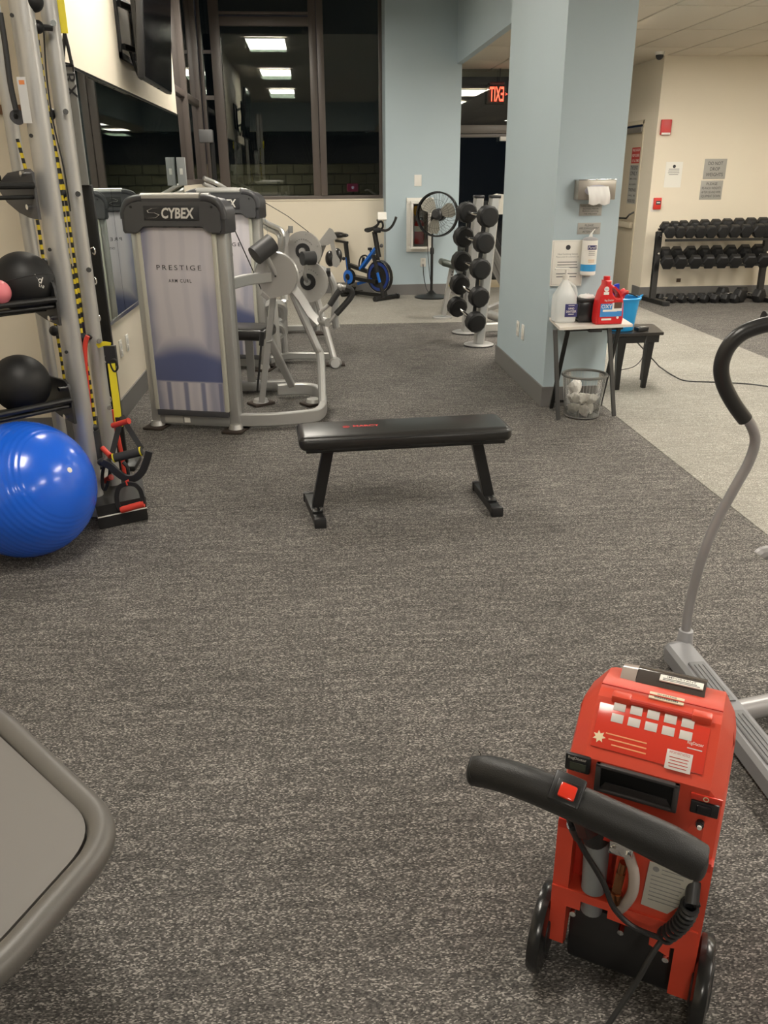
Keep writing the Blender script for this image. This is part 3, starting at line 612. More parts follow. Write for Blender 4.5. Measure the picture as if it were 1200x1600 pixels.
def tower(parent, O, rz, wd, hh, name_line, dpt=.15):
    Mr = Mx.Translation(O) @ Mx.Rotation(rz, 4, 'Z')
    def T(x, y, z): return Mr @ V((x, y, z))
    xr = (Mr.to_3x3() @ X1); yr = (Mr.to_3x3() @ Y1); R = Mx.Rotation(rz, 3, 'Z')
    hw = wd/2
    def bx(lo, hi, bev=0): lo, hi = V(lo), V(hi); return MB().box(Mr @ ((lo+hi)/2), hi-lo, R, bev)
    for sx in (-1, 1):
        P('post', bx((sx*hw-.035, -.0, .04), (sx*hw+.035, .075, hh-.06), .016), silver, parent)
        P('rear_post', bx((sx*hw-.02, .08, .05), (sx*hw+.02, dpt, hh-.06), .012), silverd, parent)
        P('edge_trim', bx((sx*(hw-.035)-.013, -.03, .14), (sx*(hw-.035)+.013, .0, hh-.19), .004), mat('trim_pale', (.55, .54, .47), .45, .2), parent)
        P('foot', bx((sx*hw-.07, -.07, .003), (sx*hw+.07, .10, .018), .003), cork, parent)
        P('foot_disc', MB().cyl(T(sx*hw, .02, .018), T(sx*hw, .02, .05), .05, .04), silver, parent)
        P('foot', bx((sx*hw-.07, dpt-.12, .003), (sx*hw+.07, dpt+.04, .018), .003), cork, parent)
    po = P('panel', MB().rng((-hw+.045, -.022, .14), (hw-.045, -.014, hh-.17), .002), frost, parent, w_=False)
    po.location = O-parent.location; po.rotation_euler = (0, 0, rz)
    P('rear_panel', bx((-hw+.035, dpt-.02, .12), (hw-.035, dpt-.012, hh-.17)), mat('rear_panel', (.66, .63, .66), .5), parent)
    P('base_beam', bx((-hw+.03, -.0, .03), (hw-.03, .06, .12), .01), silverd, parent)
    P('base_ledge', bx((-hw+.03, -.025, .10), (hw-.03, .02, .14), .006), charc, parent)
    P('data_plate', bx((-hw+.07, -.004, .045), (-hw+.20, .0, .095)), plaq, parent)
    P('data_plate', bx((-hw+.21, -.004, .05), (-hw+.25, .0, .085)), paper, parent)
    for z in range(12): P('weight_plate', bx((-.225, .03, .17+z*.031), (.225, .12, .17+z*.031+.027), .003), stackm, parent)
    for x in (-.11, .09): P('guide_rod', MB().cyl(T(x, .075, .12), T(x, .075, hh-.1), .011), chrome, parent)
    for x in (-.14, .0, .14): P('buffer', MB().cyl(T(x, .075, .12), T(x, .075, .168), .035), stackm, parent)
    P('selector_rod', MB().cyl(T(-.01, .075, .5), T(-.01, .075, hh-.1), .006), chrome, parent)
    # cap: moulded crown with stepped lower corners
    e = .055
    pr = [(-hw-e, -.19), (-hw-e, -.07), (-hw-e+.02, -.035), (-hw-e+.06, -.008), (-hw-e+.10, 0), (hw+e-.10, 0), (hw+e-.06, -.008), (hw+e-.02, -.035), (hw+e, -.07), (hw+e, -.19),
          (hw+e-.01, -.205), (hw-.03, -.205), (hw-.045, -.195), (hw-.07, -.17), (hw-.085, -.165), (-hw+.085, -.165), (-hw+.07, -.17), (-hw+.045, -.195), (-hw+.03, -.205), (-hw-e+.01, -.205)]
    cp = P('crown', MB().prism([T(x, -.045, hh+z) for x, z in pr], yr*(dpt+.03)), charc, parent)
    pr2 = [(x*.93, -.02+z*.86) for x, z in pr]
    P('crown_face', MB().prism([T(x, -.057, hh+z) for x, z in pr2], yr*.014), mat('charcoal_face', (.075, .075, .08), .45), cp)
    P('badge_recess', MB().box(T(0, -.059, hh-.085), (.36, .006, .085), R, .003), mat('recess_dark', (.03, .03, .033), .5), cp)
    P('top_bar', MB().cyl(T(-hw+.08, -.02, hh+.005), T(hw-.10, -.02, hh+.005), .026), silver, cp)
    P('top_bar', MB().cyl(T(-hw+.08, dpt-.02, hh+.0), T(hw-.10, dpt-.02, hh+.0), .026), silver, cp)
    for sx in (-1, 1):
        P('crown_corner', MB().tube([T(sx*(hw+e-.012), -.03, hh-.12), T(sx*(hw+e-.018), -.03, hh-.07), T(sx*(hw+.005), -.03, hh-.022), T(sx*(hw-.05), -.025, hh-.004), T(sx*(hw-.09), -.025, hh-.002)], .026, n=12, sm=4), charc, cp)
        P('bolt', MB().cyl(T(sx*(hw-.02), -.062, hh-.05), T(sx*(hw-.02), -.055, hh-.05), .007, n=8), blackp, cp)
    f = -.0625
    text('CYBEX', T(.045, f, hh-.085), xr, Z1, .058, white, cp, width=.215, off=.03, shear=.15)
    P('emblem', MB().sweep([T(-.165+.0, f, hh-.115)+xr*0, T(-.10, f, hh-.112), T(-.075, f, hh-.095), T(-.105, f, hh-.083), T(-.145, f, hh-.082), T(-.15, f, hh-.07), T(-.12, f, hh-.058), T(-.075, f, hh-.055)], [(.0005, -.010), (.0005, .010), (-.0005, .010), (-.0005, -.010)], sc_=[.3, .9, 1.1, .8, 1, 1.2, .9, .2], upv=yr*-1), white, cp)
    text('PRESTIGE', T(.0, -.0235, hh-.41), xr, Z1, .030, ink, parent, width=.30, space=1.4)
    text(name_line, T(.0, -.0235, hh-.49), xr, Z1, .021, ink, parent, width=.155, off=.012, space=1.3)
    return T
m1 = thing('strength_machine', 'silver arm curl machine with frosted tower, nearest on the left', 'exercise machine', (-.6, 5.7, 0))
O1 = V((-.835, 5.53, 0)); T1 = tower(m1, O1, math.radians(-15.9), .565, 1.475, 'ARM CURL')
def Wp(pts, Y): return [W(p[0], p[1], p[2] if len(p) > 2 else Y) for p in pts]
P('base_tube', MB().bar([F(377, 656, .07), F(430, 655, .07), F(484, 650, .07), F(498, 646, .07), F(505, 637, .07), F(505, 624, .07), F(500, 614, .07), F(490, 609, .07), F(470, 607, .07), F(434, 609, .07)], .05, .085, sm=3), silver, m1)
P('leg', MB().bar([W(427, 462, 6.1), F(409, 628, .03)], .045, .045, upv=X1), silver, m1)
P('leg', MB().tube([W(452, 445, 6.1), W(465, 475, 6.05), W(494, 540, 6.0), W(501, 560, 5.98), F(504, 638, .06)], .029, sm=6), silver, m1)
P('strut', MB().bar([W(421, 530, 6.1), F(456, 602, .10)], .05, .05, upv=X1), silver, m1)
P('upper_arm_tube', MB().bar([T1(.26, .06, .95), W(385, 437, 5.8), W(420, 433, 5.98)], .05, .07), silver, m1)
for p in (F(408, 632, 0), F(490, 632, 0)):
    P('foot', MB().box(p+V((0, 0, .012)), (.17, .13, .018), Mx.Rotation(.6, 3, 'Z'), .003), cork, m1)
    P('foot_disc', MB().cyl(p+V((0, 0, .02)), p+V((0, 0, .045)), .06, .05), silver, m1)
dn1 = V((-.27, -.96, 0))
def disc(parent, cx, cy, r, Y, point=None, m=platem, th=.03, nm='cam_plate'):
    c = W(cx, cy, Y); a, _ = V((.96, -.27, 0)), 0; pts = []
    for k in range(40):
        t_ = 2*PI*k/40; pts.append(c+a*(r*math.cos(t_))+Z1*(r*math.sin(t_)))
    if point:
        q = W(*point, Y); d = q-c; pts = [p for p in pts if (p-c).normalized().dot(d.normalized()) < .66]
        # insert the point where the gap is
        i = max(range(len(pts)), key=lambda j: (pts[j]-pts[j-1]).length); pts.insert(i, q+a*.012); pts.insert(i, q-a*.012)
    return P(nm, MB().prism([p+dn1*th/2 for p in pts], -dn1*th), m, parent), c
dk, c1 = disc(m1, 432, 431, .150, 6.0, (423, 466))
P('rim', MB().tube([c1+V((.96, -.27, 0))*(.152*math.cos(t_))+Z1*(.152*math.sin(t_)) for t_ in [PI*(-.1+1.15*k/24) for k in range(25)]], .012, n=6), silver, dk)
P('pivot_cap', MB().cyl(c1+dn1*.014, c1+dn1*.024, .006), ink, dk)
P('hub', MB().cyl(W(446, 438, 5.985), W(446, 438, 5.975), .027), platem, dk)
P('elbow_pad', MB().cyl(W(398, 400, 5.9), W(425, 379, 5.97), .064, n=32), mat('pad_black', (.035, .035, .036), .5), m1)
P('pad_arm', MB().tube([W(412, 392, 5.95), c1], .018), silver, m1)
P('lever_arm', MB().bar([W(450, 440, 6.03), W(470, 465, 6.0), W(485, 490, 5.98), W(500, 505, 5.95)], .035, .06, upv=X1), silver, m1)
P('handle_pivot', MB().cyl(W(497, 500, 5.98), W(512, 504, 5.9), .03), silver, m1)
hb = P('handle_bar', MB().tube(Wp([(503, 500), (501, 488), (516, 474), (531, 452), (536, 448), (547, 451), (550, 460), (542, 472), (525, 490), (517, 500), (508, 506)], 5.92), .014, sm=3), silver, m1)
P('grip', MB().tube(Wp([(515, 477), (524, 463), (531, 453)], 5.92), .021, sm=3), foam, hb)
P('grip', MB().tube(Wp([(540, 449), (548, 452), (550, 460), (543, 471), (525, 491)], 5.92), .021, sm=4), foam, hb)
P('knob', MB().sph(W(531, 448, 5.92), .022), silver, hb)
P('link_rod', MB().bar([W(409, 458, 6.0), W(420, 467, 6.0)], .03, .03), silver, m1)
P('damper', MB().cyl(W(410, 518, 6.05), W(408, 540, 6.05), .017), blackp, m1)
P('damper_rod', MB().cyl(W(408, 540, 6.05), W(402, 612, 6.1), .008), blackp, m1)
P('cable', MB().tube([T1(.30, .05, 1.43), W(385, 400, 5.85), W(408, 452, 5.95)], .004, n=6, sm=5), blackp, m1)
sp_ = W(388, 518, 6.55)
P('seat_pad', MB().box(sp_, (.36, .34, .09), Mx.Rotation(-.28, 3, 'Z'), .035, 3), vinyl, m1)
P('seat_post', MB().rng((sp_.x-.03, sp_.y-.03, .05), (sp_.x+.03, sp_.y+.03, sp_.z-.04)), silverd, m1)
P('seat_base', MB().rng((sp_.x-.2, sp_.y-.04, .02), (sp_.x+.3, sp_.y+.04, .09), .01), silverd, m1)
# machine 2
m2 = thing('strength_machine', 'silver leg extension machine with second frosted tower, behind the arm curl machine', 'exercise machine', (-.4, 7.6, 0))
O2 = V((-.735, 7.42, 0)); T2 = tower(m2, O2, math.radians(-15.9), .565, 1.475, 'LEG EXTENSION')
def gauge(parent, cx, cy, r, Y):
    dk, c = disc(parent, cx, cy, r, Y)
    P('hub_plate', MB().cyl(c+dn1*.016, c+dn1*.024, r*.40), blackp, dk); P('hub', MB().cyl(c+dn1*.02, c+dn1*.05, r*.17), silver, dk)
    for k in range(9):
        t_ = math.radians(35+k*12); rr = r*.60; q = c+V((.96, -.27, 0))*(rr*math.cos(t_))+Z1*(rr*math.sin(t_))+dn1*.017
        P('number_mark', MB().box(q, (.008, .003, .016), rotm(V((.96, -.27, 0)), Z1)), ink, dk)
    for k in range(6):
        t_ = math.radians(20+k*60); q = c+V((.96, -.27, 0))*(r*.86*math.cos(t_))+Z1*(r*.86*math.sin(t_))
        P('bolt', MB().cyl(q+dn1*.015, q+dn1*.022, .008, n=8), silver, dk)
    return dk, c
gauge(m2, 474, 392, .175, 8.1); dk2, c2 = gauge(m2, 482, 440, .178, 7.6)
P('roller_pad', MB().cyl(W(472, 404, 7.45), W(491, 403, 7.5), .058), mat('pad_black', (.035, .035, .036), .5), m2)
P('roller_arm', MB().tube([W(478, 412, 7.45), W(476, 430, 7.48), c2+dn1*.03], .017, sm=4), silver, m2)
P('leg', MB().tube([W(492, 455, 7.6), W(505, 500, 7.6), F(523, 566, .03)], .032), silver, m2)
P('foot', MB().box(F(524, 569, .01), (.17, .13, .018), bev=.003), cork, m2)
P('foot_disc', MB().cyl(F(524, 568, .02), F(524, 568, .05), .06, .04), silver, m2)
P('base_tube', MB().bar([T2(.28, .15, .06), F(450, 556, .06), F(516, 556, .06)], .05, .06, sm=3), silver, m2)
P('frame_post', MB().tube([W(441, 485, 7.7), F(446, 556, .05)], .03), silver, m2)
P('frame_post', MB().tube([W(428, 470, 7.3), F(436, 572, .05)], .03), silver, m2)
P('seat_shell', MB().tube([W(412, 480, 7.4), W(428, 474, 7.4), W(440, 478, 7.45), W(442, 492, 7.5), W(436, 500, 7.5), W(412, 503, 7.4)], .04, sm=4), silver, m2)
P('seat_shell', MB().tube([W(414, 512, 7.4), W(436, 508, 7.45), W(440, 522, 7.5), W(416, 532, 7.4)], .032, sm=4), silver, m2)
P('seat_pad', MB().box(W(425, 500, 7.6), (.10, .34, .07), bev=.03), vinyl, m2)
P('curved_tube', MB().tube(Wp([(500, 420), (512, 428), (521, 445), (524, 470), (523, 495), (526, 512)], 7.9), .036, sm=5), silver, m2)
P('spring_knob', MB().cyl(W(510, 424, 7.8), W(516, 424, 7.8), .03).cyl(W(513, 424, 7.8), W(513, 432, 7.8), .022), blackp, m2)
P('cable', MB().tube([T2(.31, .05, 1.42), W(450, 338, 7.8), W(484, 364, 8.1)], .003, n=6), blackp, m2)
P('cable', MB().tube([T2(.29, .05, 1.42), W(414, 340, 7.5), W(419, 370, 7.5)], .002, n=6), chrome, m2)
P('head_plate', MB().prism(Wp([(345*.25+360, 362), (360*.25+360, 358), (453, 365), (449, 385), (446, 380)], 8.0), V((0, .05, 0))), silver, m2)
P('pin', MB().cyl(W(454, 353, 8.0), W(454, 364, 8.0), .022), silverd, m2)
# third machine
m3 = thing('strength_machine', 'third silver machine, tower mirrored in the wall mirror, oval black pads by the spin bike', 'exercise machine', (-.5, 8.6, 0))
T3 = tower(m3, V((-.83, 8.28, 0)), math.radians(-15.9), .565, 1.47, 'SEATED LEG CURL')
P('linkage_plate', MB().prism(Wp([(498, 378), (515, 356), (520, 359), (527, 372), (513, 383), (503, 384)], 8.6), V((0, .04, 0))), platem, m3)
P('linkage_arm', MB().prism(Wp([(517, 372), (521, 374), (526, 398), (531, 406), (531, 413), (526, 418), (520, 416), (519, 408), (520, 400), (516, 382)], 8.55), V((0, .03, 0))), platem, m3)
for x, y in ((516, 404), (527, 400)):
    P('oval_pad', MB().sph(W(x, y, 8.8), .052, (1, 1.6, 1.5)), vinyl, m3)
P('support_tube', MB().tube([W(505, 380, 8.65), W(490, 420, 8.9), F(488, 508, .1)], .035), silver, m3)
P('base_tube', MB().bar([F(440, 513, .05), F(492, 512, .05)], .06, .06), silver, m3)
P('leg', MB().tube([W(492, 478, 9.2), F(495, 516, .03)], .04), silver, m3)
P('foot', MB().box(F(497, 521, .01), (.18, .14, .018), bev=.003), cork, m3)
for o_ in (0, 1):
    q = [(318, 287), (351, 304), (411, 352), (436, 368), (436, 400)] if o_ else [(318, 278), (351, 294), (411, 344), (443, 364), (441, 402)]
    P('hand_rail', MB().tube([W(x, y, 11.2-.02*max(0, x-351)) for x, y in q+[(q[-1][0]+6, 470)]], .026, sm=5), silver, m3)
P('leg', MB().tube([W(443, 470, 8.9), F(446, 520, .03)], .03), silver, m3)
# ================================================================== FLAT BENCH
fb = thing('flat_bench', 'black vinyl flat exercise bench standing alone on the dark carpet', 'bench', (.42, 3.98, 0))
bL, bR = V((-.085, 3.95, .0)), V((.925, 4.02, 0)); bx_ = (bR-bL).normalized(); Rb = Mx.Rotation(math.atan2(bx_.y, bx_.x), 3, 'Z'); bcx = (bL+bR)/2
by_ = Rb @ Y1
P('pad', MB().box(bcx+Z1*.405, (1.055, .29, .075), Rb, .034, 5), vinyl, fb)
P('pad_piping', MB().sweep([bcx+Z1*.425+Rb@V((sx*(.5275-r_)+r_*math.cos(a_), sy*(.145-r_)+r_*math.sin(a_), 0)) for (sx, sy, a0) in ((1, 1, 0), (-1, 1, 90), (-1, -1, 180), (1, -1, 270)) for r_ in (.032,) for a_ in [math.radians(a0+k*18) for k in range(6)]], [(.002, 0), (0, .002), (-.002, 0), (0, -.002)], closed=True), blackp, fb)
P('pad_board', MB().box(bcx+Z1*.362, (.99, .24, .016), Rb, .004), blackm, fb)
for sx, nm in ((-1, 'l'), (1, 'r')):
    top = bcx+bx_*(sx*.375)+Z1*.36; bot = bcx+bx_*(sx*.445)-by_*.03+Z1*.05
    P('leg', MB().bar([top, bot], .055, .05, bev=.1, upv=by_), blackm, fb)
    f0, f1 = bot-Z1*.026+by_*.20, bot-Z1*.026-by_*.165
    if sx < 0: f0 = bot-Z1*.026+by_*.19+bx_*-.03
    ft = P('foot_bar', MB().bar([f0, f1], .05, .042, bev=.1), blackm, fb)
    P('end_cap', MB().box(f1-by_*.008, (.06, .03, .052), Rb, .006), blackp, ft); P('end_cap', MB().box(f0+by_*.008, (.06, .03, .052), Rb, .006), blackp, ft)
    P('bracket', MB().box(bot+V((0, -.06, -.0)), (.05, .07, .006), Rb, .001), blackm, ft)
    for dx in (-.012, .012): P('bolt', MB().cyl(bot+bx_*dx-by_*.06, bot+bx_*dx-by_*.06+Z1*.012, .006, n=6), chrome, ft)
rp = mat('print_red', (.75, .05, .05), .5)
text('MARCY', bcx+bx_*-.185+by_*.012+Z1*.4436, bx_, by_, .030, rp, fb, width=.13, off=.015)
P('emblem', MB().lathe([(.013, 0), (.017, 0), (.017, .001), (.013, .001)], bcx+bx_*-.285+by_*.012+Z1*.4425, Z1, 20, cap=False).box(bcx+bx_*-.285+by_*.012+Z1*.4428, (.016, .007, .001), Rb), rp, fb)
# ================================================================== SPIN BIKE
def by(x): return 11.62+(605-x)*.0095
def B_(pts): return [W(p[0], p[1], by(p[0])+(p[2] if len(p) > 2 else 0)) for p in pts]
sb = thing('exercise_bike', 'black and blue indoor spin bike against the cream wall', 'exercise bike', (.8, 12.0, 0))
lat = V((.74, .67, 0)).normalized(); uu = V((.67, -.74, 0)).normalized()
fc = B_([(604, 466)])[0]; fc.z = .035
P('front_foot', MB().tube([fc-lat*.22+Z1*0, fc+lat*.22], .03), blackm, sb)
for s_1 in (-1, 1): P('foot_cap', MB().cyl(fc+lat*(s_1*.2), fc+lat*(s_1*.235), .036), blackp, sb)
rc = B_([(550, 459)])[0]; rc.z = .035
P('rear_foot', MB().tube([rc-lat*.2, rc+lat*.2], .03), blackm, sb)
P('base_rail', MB().bar([rc+Z1*.02, fc+Z1*.02], .04, .05), blackm, sb)
fwc = B_([(593.5, 432)])[0]
wh = P('flywheel', MB().lathe([(.01, -.02), (.17, -.02), (.19, -.03), (.215, -.03), (.215, .03), (.19, .03), (.17, .02), (.01, .02)], fwc, lat, 40), blackm, sb)
P('flywheel_ring', MB().lathe([(.15, -.034), (.19, -.034), (.19, -.030), (.15, -.030)], fwc, lat, 40, cap=False), mat('ring_blue', (.02, .05, .25), .3), wh)
P('flywheel_edge', MB().lathe([(.208, -.036), (.214, -.036), (.214, .036), (.208, .036)], fwc, lat, 40, cap=False), chrome, wh)
P('fork', MB().bar(B_([(603, 463), (596, 430), (589, 398)])[0:3], .04, .04, upv=lat), blackm, sb)
P('fork', MB().bar([q-lat*.10 for q in B_([(607, 463), (597, 420), (591, 398)])], .03, .05, upv=lat), blackm, sb)
P('fork_sticker', MB().bar([q-lat*.12 for q in B_([(603, 440), (599, 425)])], .035, .02, upv=lat), bikeb, sb)
P('head_tube', MB().bar(B_([(592, 402), (585, 362)]), .055, .055, upv=lat), blackm, sb)
P('down_tube', MB().bar(B_([(588, 388), (564, 420)]), .04, .075, upv=lat), bikeb, sb)
P('main_beam', MB().bar(B_([(546, 414), (568, 422), (596, 431)]), .05, .07, upv=lat), blackm, sb)
P('lower_beam', MB().bar(B_([(560, 443), (583, 436)]), .04, .05, upv=lat), bikeb, sb)
P('rear_brace', MB().bar(B_([(553, 447), (549, 458)]), .05, .06, upv=lat), blackm, sb)
cr = P('chain_guard', MB().lathe([(.01, -.03), (.075, -.03), (.105, -.015), (.105, .02), (.01, .02)], B_([(550, 432)])[0]-lat*.05, lat, 28), blackm, sb)
P('guard_ring', MB().lathe([(.045, -.034), (.095, -.026), (.095, -.022), (.045, -.022)], B_([(550, 432)])[0]-lat*.055, lat, 28, cap=False), bikeb, cr)
P('guard_body', MB().bar(B_([(549, 432), (572, 437), (592, 440)]), .05, .14, upv=lat), blackm, sb)
P('crank', MB().bar([B_([(550, 434)])[0]-lat*.10, B_([(551, 450)])[0]-lat*.10], .02, .025, upv=lat), chrome, sb)
P('pedal', MB().box(B_([(552, 453)])[0]-lat*.14, (.09, .10, .03), Mx.Rotation(.8, 3, 'Z'), .005), blackp, sb)
P('pedal', MB().box(B_([(541, 446)])[0], (.09, .10, .03), Mx.Rotation(.8, 3, 'Z'), .005), blackp, sb)
P('seat_post', MB().bar(B_([(540, 378), (546, 432)]), .045, .055, upv=lat), blackm, sb)
P('seat_stripe', MB().bar([q-lat*.026 for q in B_([(543, 402), (546, 425)])], .006, .02, upv=lat), bikeb, sb)
P('seat_slide', MB().bar(B_([(525, 376), (543, 379)]), .04, .03), blackm, sb)
sd = B_([(529, 367)])[0]
P('saddle', MB().sph(sd, .10, (1.25, .75, .42), R=Mx.Rotation(-.83, 3, 'Z')).sph(sd+uu*.11+Z1*.0, .05, (1.7, .7, .55), R=Mx.Rotation(-.83, 3, 'Z')), vinyl, sb)
P('seat_knob', MB().sph(B_([(537, 404)])[0], .025), blackp, sb)
P('resistance_knob', MB().cyl(B_([(578, 391)])[0], B_([(578, 387)])[0], .03).cyl(B_([(578, 390)])[0], B_([(580, 398)])[0], .01), blackp, sb)
P('adjust_knob', MB().sph(B_([(596, 384)])[0], .025), charc, sb)
P('bottle_cage', MB().tube(B_([(561, 412), (564, 402), (571, 399), (574, 404), (570, 414), (563, 418)]), .012, n=6, sm=3, closed=True).tube(B_([(566, 414), (568, 402)]), .02), blackp, sb)
hbz = P('handlebar', MB().tube(B_([(590, 343), (591, 350), (583, 356), (573, 358), (571, 360), (576, 361), (586, 357), (594, 358)]), .017, sm=4), foam, sb)
P('handlebar_horn', MB().tube(B_([(594, 359), (604, 360), (612, 354), (617, 345), (619, 339)]), .017, sm=4), foam, sb)
P('handlebar_cross', MB().tube(B_([(586, 360), (592, 348), (597, 347), (598, 355), (592, 361)]), .014, sm=4), blackm, sb)
P('stem_clamp', MB().box(B_([(589, 360)])[0], (.10, .10, .06), bev=.01), blackm, sb)
P('display', MB().box(B_([(597, 338)])[0], (.12, .03, .11), Mx.Rotation(-.5, 3, 'X'), .008), white, sb)
P('display_screen', MB().box(B_([(596, 339)])[0]+V((0, -.018, -.008)), (.07, .004, .05), Mx.Rotation(-.5, 3, 'X')), charc, sb)
# ================================================================== PEDESTAL FAN
fa = thing('pedestal_fan', 'black pedestal fan with round wire guard before the pale blue wall', 'fan', (1.6, 11.6, 0))
fo = F(674, 465, 0); YF = fo.y
P('base', MB().lathe([(.235, .003), (.235, .015), (.20, .03), (.08, .045), (.05, .07), (.02, .10)], fo, Z1, 40), blackm, fa)
fp_ = W(679, 335, YF-.05)
P('pole', MB().cyl(fo+Z1*.05, V((fo.x, fo.y, .62)), .019), blackm, fa); P('pole_extension', MB().cyl(V((fo.x, fo.y, .6)), V((fo.x, fo.y, fp_.z-.1)), .013), blackm, fa)
P('collar', MB().lathe([(.022, 0), (.028, .01), (.028, .07), (.02, .09)], V((fo.x, fo.y, .58)), Z1, 16), blackp, fa)
fc = W(683, 335, YF-.18); ax = V((-.42, -.90, .08)).normalized(); fx, fz = frame_of(ax)
P('motor_housing', MB().lathe([(.03, -.22), (.075, -.2), (.08, -.08), (.06, -.05)], fc+ax*-.0, ax, 24), blackm, fa)
P('neck', MB().tube([V((fo.x, fo.y, fp_.z-.12)), V((fo.x, fo.y, fp_.z-.02)), fc-ax*.15], .02, sm=3), blackm, fa)
P('hub', MB().lathe([(.07, -.03), (.07, .03), (.05, .045), (.01, .05)], fc, ax, 24), blackp, fa)
RG = .275
P('guard_rim', MB().lathe([(RG, -.05), (RG+.012, -.05), (RG+.012, .03), (RG, .03)], fc, ax, 48, cap=False).tube([fc+fx*RG*math.cos(2*PI*k/48)+fz*RG*math.sin(2*PI*k/48)+ax*.02 for k in range(48)], .010, n=6, closed=True).tube([fc+fx*RG*math.cos(2*PI*k/48)+fz*RG*math.sin(2*PI*k/48)-ax*.05 for k in range(48)], .010, n=6, closed=True), blackm, fa)
g = MB()
for k in range(36):
    t_ = 2*PI*k/36; d = fx*math.cos(t_)+fz*math.sin(t_); d2 = fx*math.cos(t_+.25)+fz*math.sin(t_+.25)
    g.tube([fc+d*.08+ax*.075, fc+(d+d2)*.5*.2+ax*.075, fc+d2*RG+ax*.02], .0016, n=4)
for rr in (.08, .18): g.tube([fc+fx*rr*math.cos(2*PI*k/32)+fz*rr*math.sin(2*PI*k/32)+ax*.075 for k in range(32)], .0016, n=4, closed=True)
o = P('wire_guard', g, blackm, fa); o['kind'] = 'stuff'
g = MB()
for k in range(24):
    t_ = 2*PI*k/24; d = fx*math.cos(t_)+fz*math.sin(t_); g.tube([fc+d*.08-ax*.10, fc+d*RG-ax*.05], .0016, n=4)
o = P('wire_guard', g, blackm, fa); o['kind'] = 'stuff'
bladem = mat('fan_blade', (.30, .29, .25), .4, .3)
for k in range(3):
    t_ = math.radians(80+k*120); pts = []
    d = fx*math.cos(t_)+fz*math.sin(t_); e_ = fx*-math.sin(t_)+fz*math.cos(t_)
    for (r_, s_1) in ((.05, -.03), (.10, -.07), (.17, -.10), (.23, -.09), (.25, -.02), (.24, .06), (.18, .085), (.11, .06), (.05, .03)): pts.append(fc+d*r_+e_*s_1+ax*(s_1*.35))
    P('blade', MB().prism(pts, ax*.003), bladem, fa)
P('guard_badge', MB().cyl(fc+ax*.072, fc+ax*.080, .045, n=24), mat('badge_dark', (.02, .02, .02), .5), fa)
(P('power_cord', MB().tube([W(661, 413, 12.08), W(662, 430, 12.0), W(666, 450, 11.85), W(672, 460, YF+.05)], .006, n=6, sm=5), blackp, fa))
(P('power_cord', MB().tube([W(668, 360, YF-.02), W(669, 400, YF-.02), W(672, 435, YF-.02), W(676, 455, YF)], .005, n=6, sm=5), blackp, fa))
# ---------------- blue wall items
YW = 12.1
cb = thing('extinguisher_cabinet', 'white framed fire extinguisher cabinet on the blue wall behind the fan', 'cabinet', (1.5, YW, .72))
a, b = W(635, 309, YW), W(676, 393, YW); ia, ib = W(644, 318, YW), W(666, 384, YW)
for lo, hi in (((a.x, a.z), (b.x, ia.z)), ((a.x, ib.z), (b.x, b.z)), ((a.x, ia.z), (ia.x, ib.z)), ((ib.x, ia.z), (b.x, ib.z))):
    P('door_frame', MB().rng((lo[0], YW-.03, min(lo[1], hi[1])), (hi[0], YW, max(lo[1], hi[1])), .006), white, cb)
P('back_board', MB().rng((ia.x, YW-.006, ib.z), (ib.x, YW-.001, ia.z)), mat('cabinet_inside', (.55, .50, .45), .5), cb)
P('door_glass', MB().rng((ia.x, YW-.155, ib.z), (ib.x, YW-.151, ia.z)), sheer, cb)
for lo, hi in (((ia.x-.03, ia.z), (ib.x+.03, ia.z+.03)), ((ia.x-.03, ib.z-.03), (ib.x+.03, ib.z)), ((ia.x-.03, ib.z), (ia.x, ia.z)), ((ib.x, ib.z), (ib.x+.03, ia.z))):
    P('box_side', MB().rng((lo[0], YW-.16, lo[1]), (hi[0], YW-.03, hi[1]), .003), white, cb)
hx = W(641, 352, YW).x; P('pull_handle', MB().tube([(hx, YW-.03, 1.10), (hx, YW-.06, 1.10), (hx, YW-.06, .99), (hx, YW-.03, .99)], .006), chrome, cb)
fe = thing('fire_extinguisher', 'red fire extinguisher behind the glass of the wall cabinet', 'fire extinguisher', (1.5, 12.02, .8))
ec_ = W(655, 365, 12.02)
P('cylinder', MB().lathe([(.06, .0), (.068, .01), (.068, .26), (.05, .30), (.02, .32)], V((ec_.x, 12.02, ib.z+.03)), Z1, 24), mat('extinguisher_red', (.42, .02, .02), .35), fe)
P('label', MB().lathe([(.069, .17), (.069, .24)], V((ec_.x, 12.02, ib.z+.03)), Z1, 24, cap=False), paper, fe)
P('valve', MB().rng((ec_.x-.03, 12.0, ib.z+.34), (ec_.x+.05, 12.04, ib.z+.38), .005), blackp, fe)
P('yellow_tag', MB().sph(W(650, 329, 12.0), .045, (.8, .4, 1.4)), mat('tag_yellow', (.75, .42, .03), .5), fe)
def outlet(name, label, c, xd, w_=.075, h_=.12, kind='socket', cat='outlet'):
    t = thing(name, label, cat, c-Z1*h_/2); n_ = V(xd).cross(Z1); R = rotm(xd, Z1)
    P('cover_plate', plate(c+n_*.004, xd, Z1, w_, h_, .008, .003), white, t)
    if kind == 'socket':
        for dz in (-.028, .028): P('socket', plate(c+n_*.009+Z1*dz, xd, Z1, .034, .03, .004, .002), mat('socket_face', (.62, .6, .55), .4), t)
    elif kind == 'rocker': P('rocker', plate(c+n_*.010, xd, Z1, .034, .07, .006, .002), paper, t)
    return t
outlet('wall_outlet', 'white outlet plate on the blue wall with the fan cord plugged in', W(661, 410, YW), X1)
outlet('wall_sensor', 'small white blank sensor box on the blue wall above the fan', W(653, 282, YW), X1, .10, .145, 'none', 'sensor')
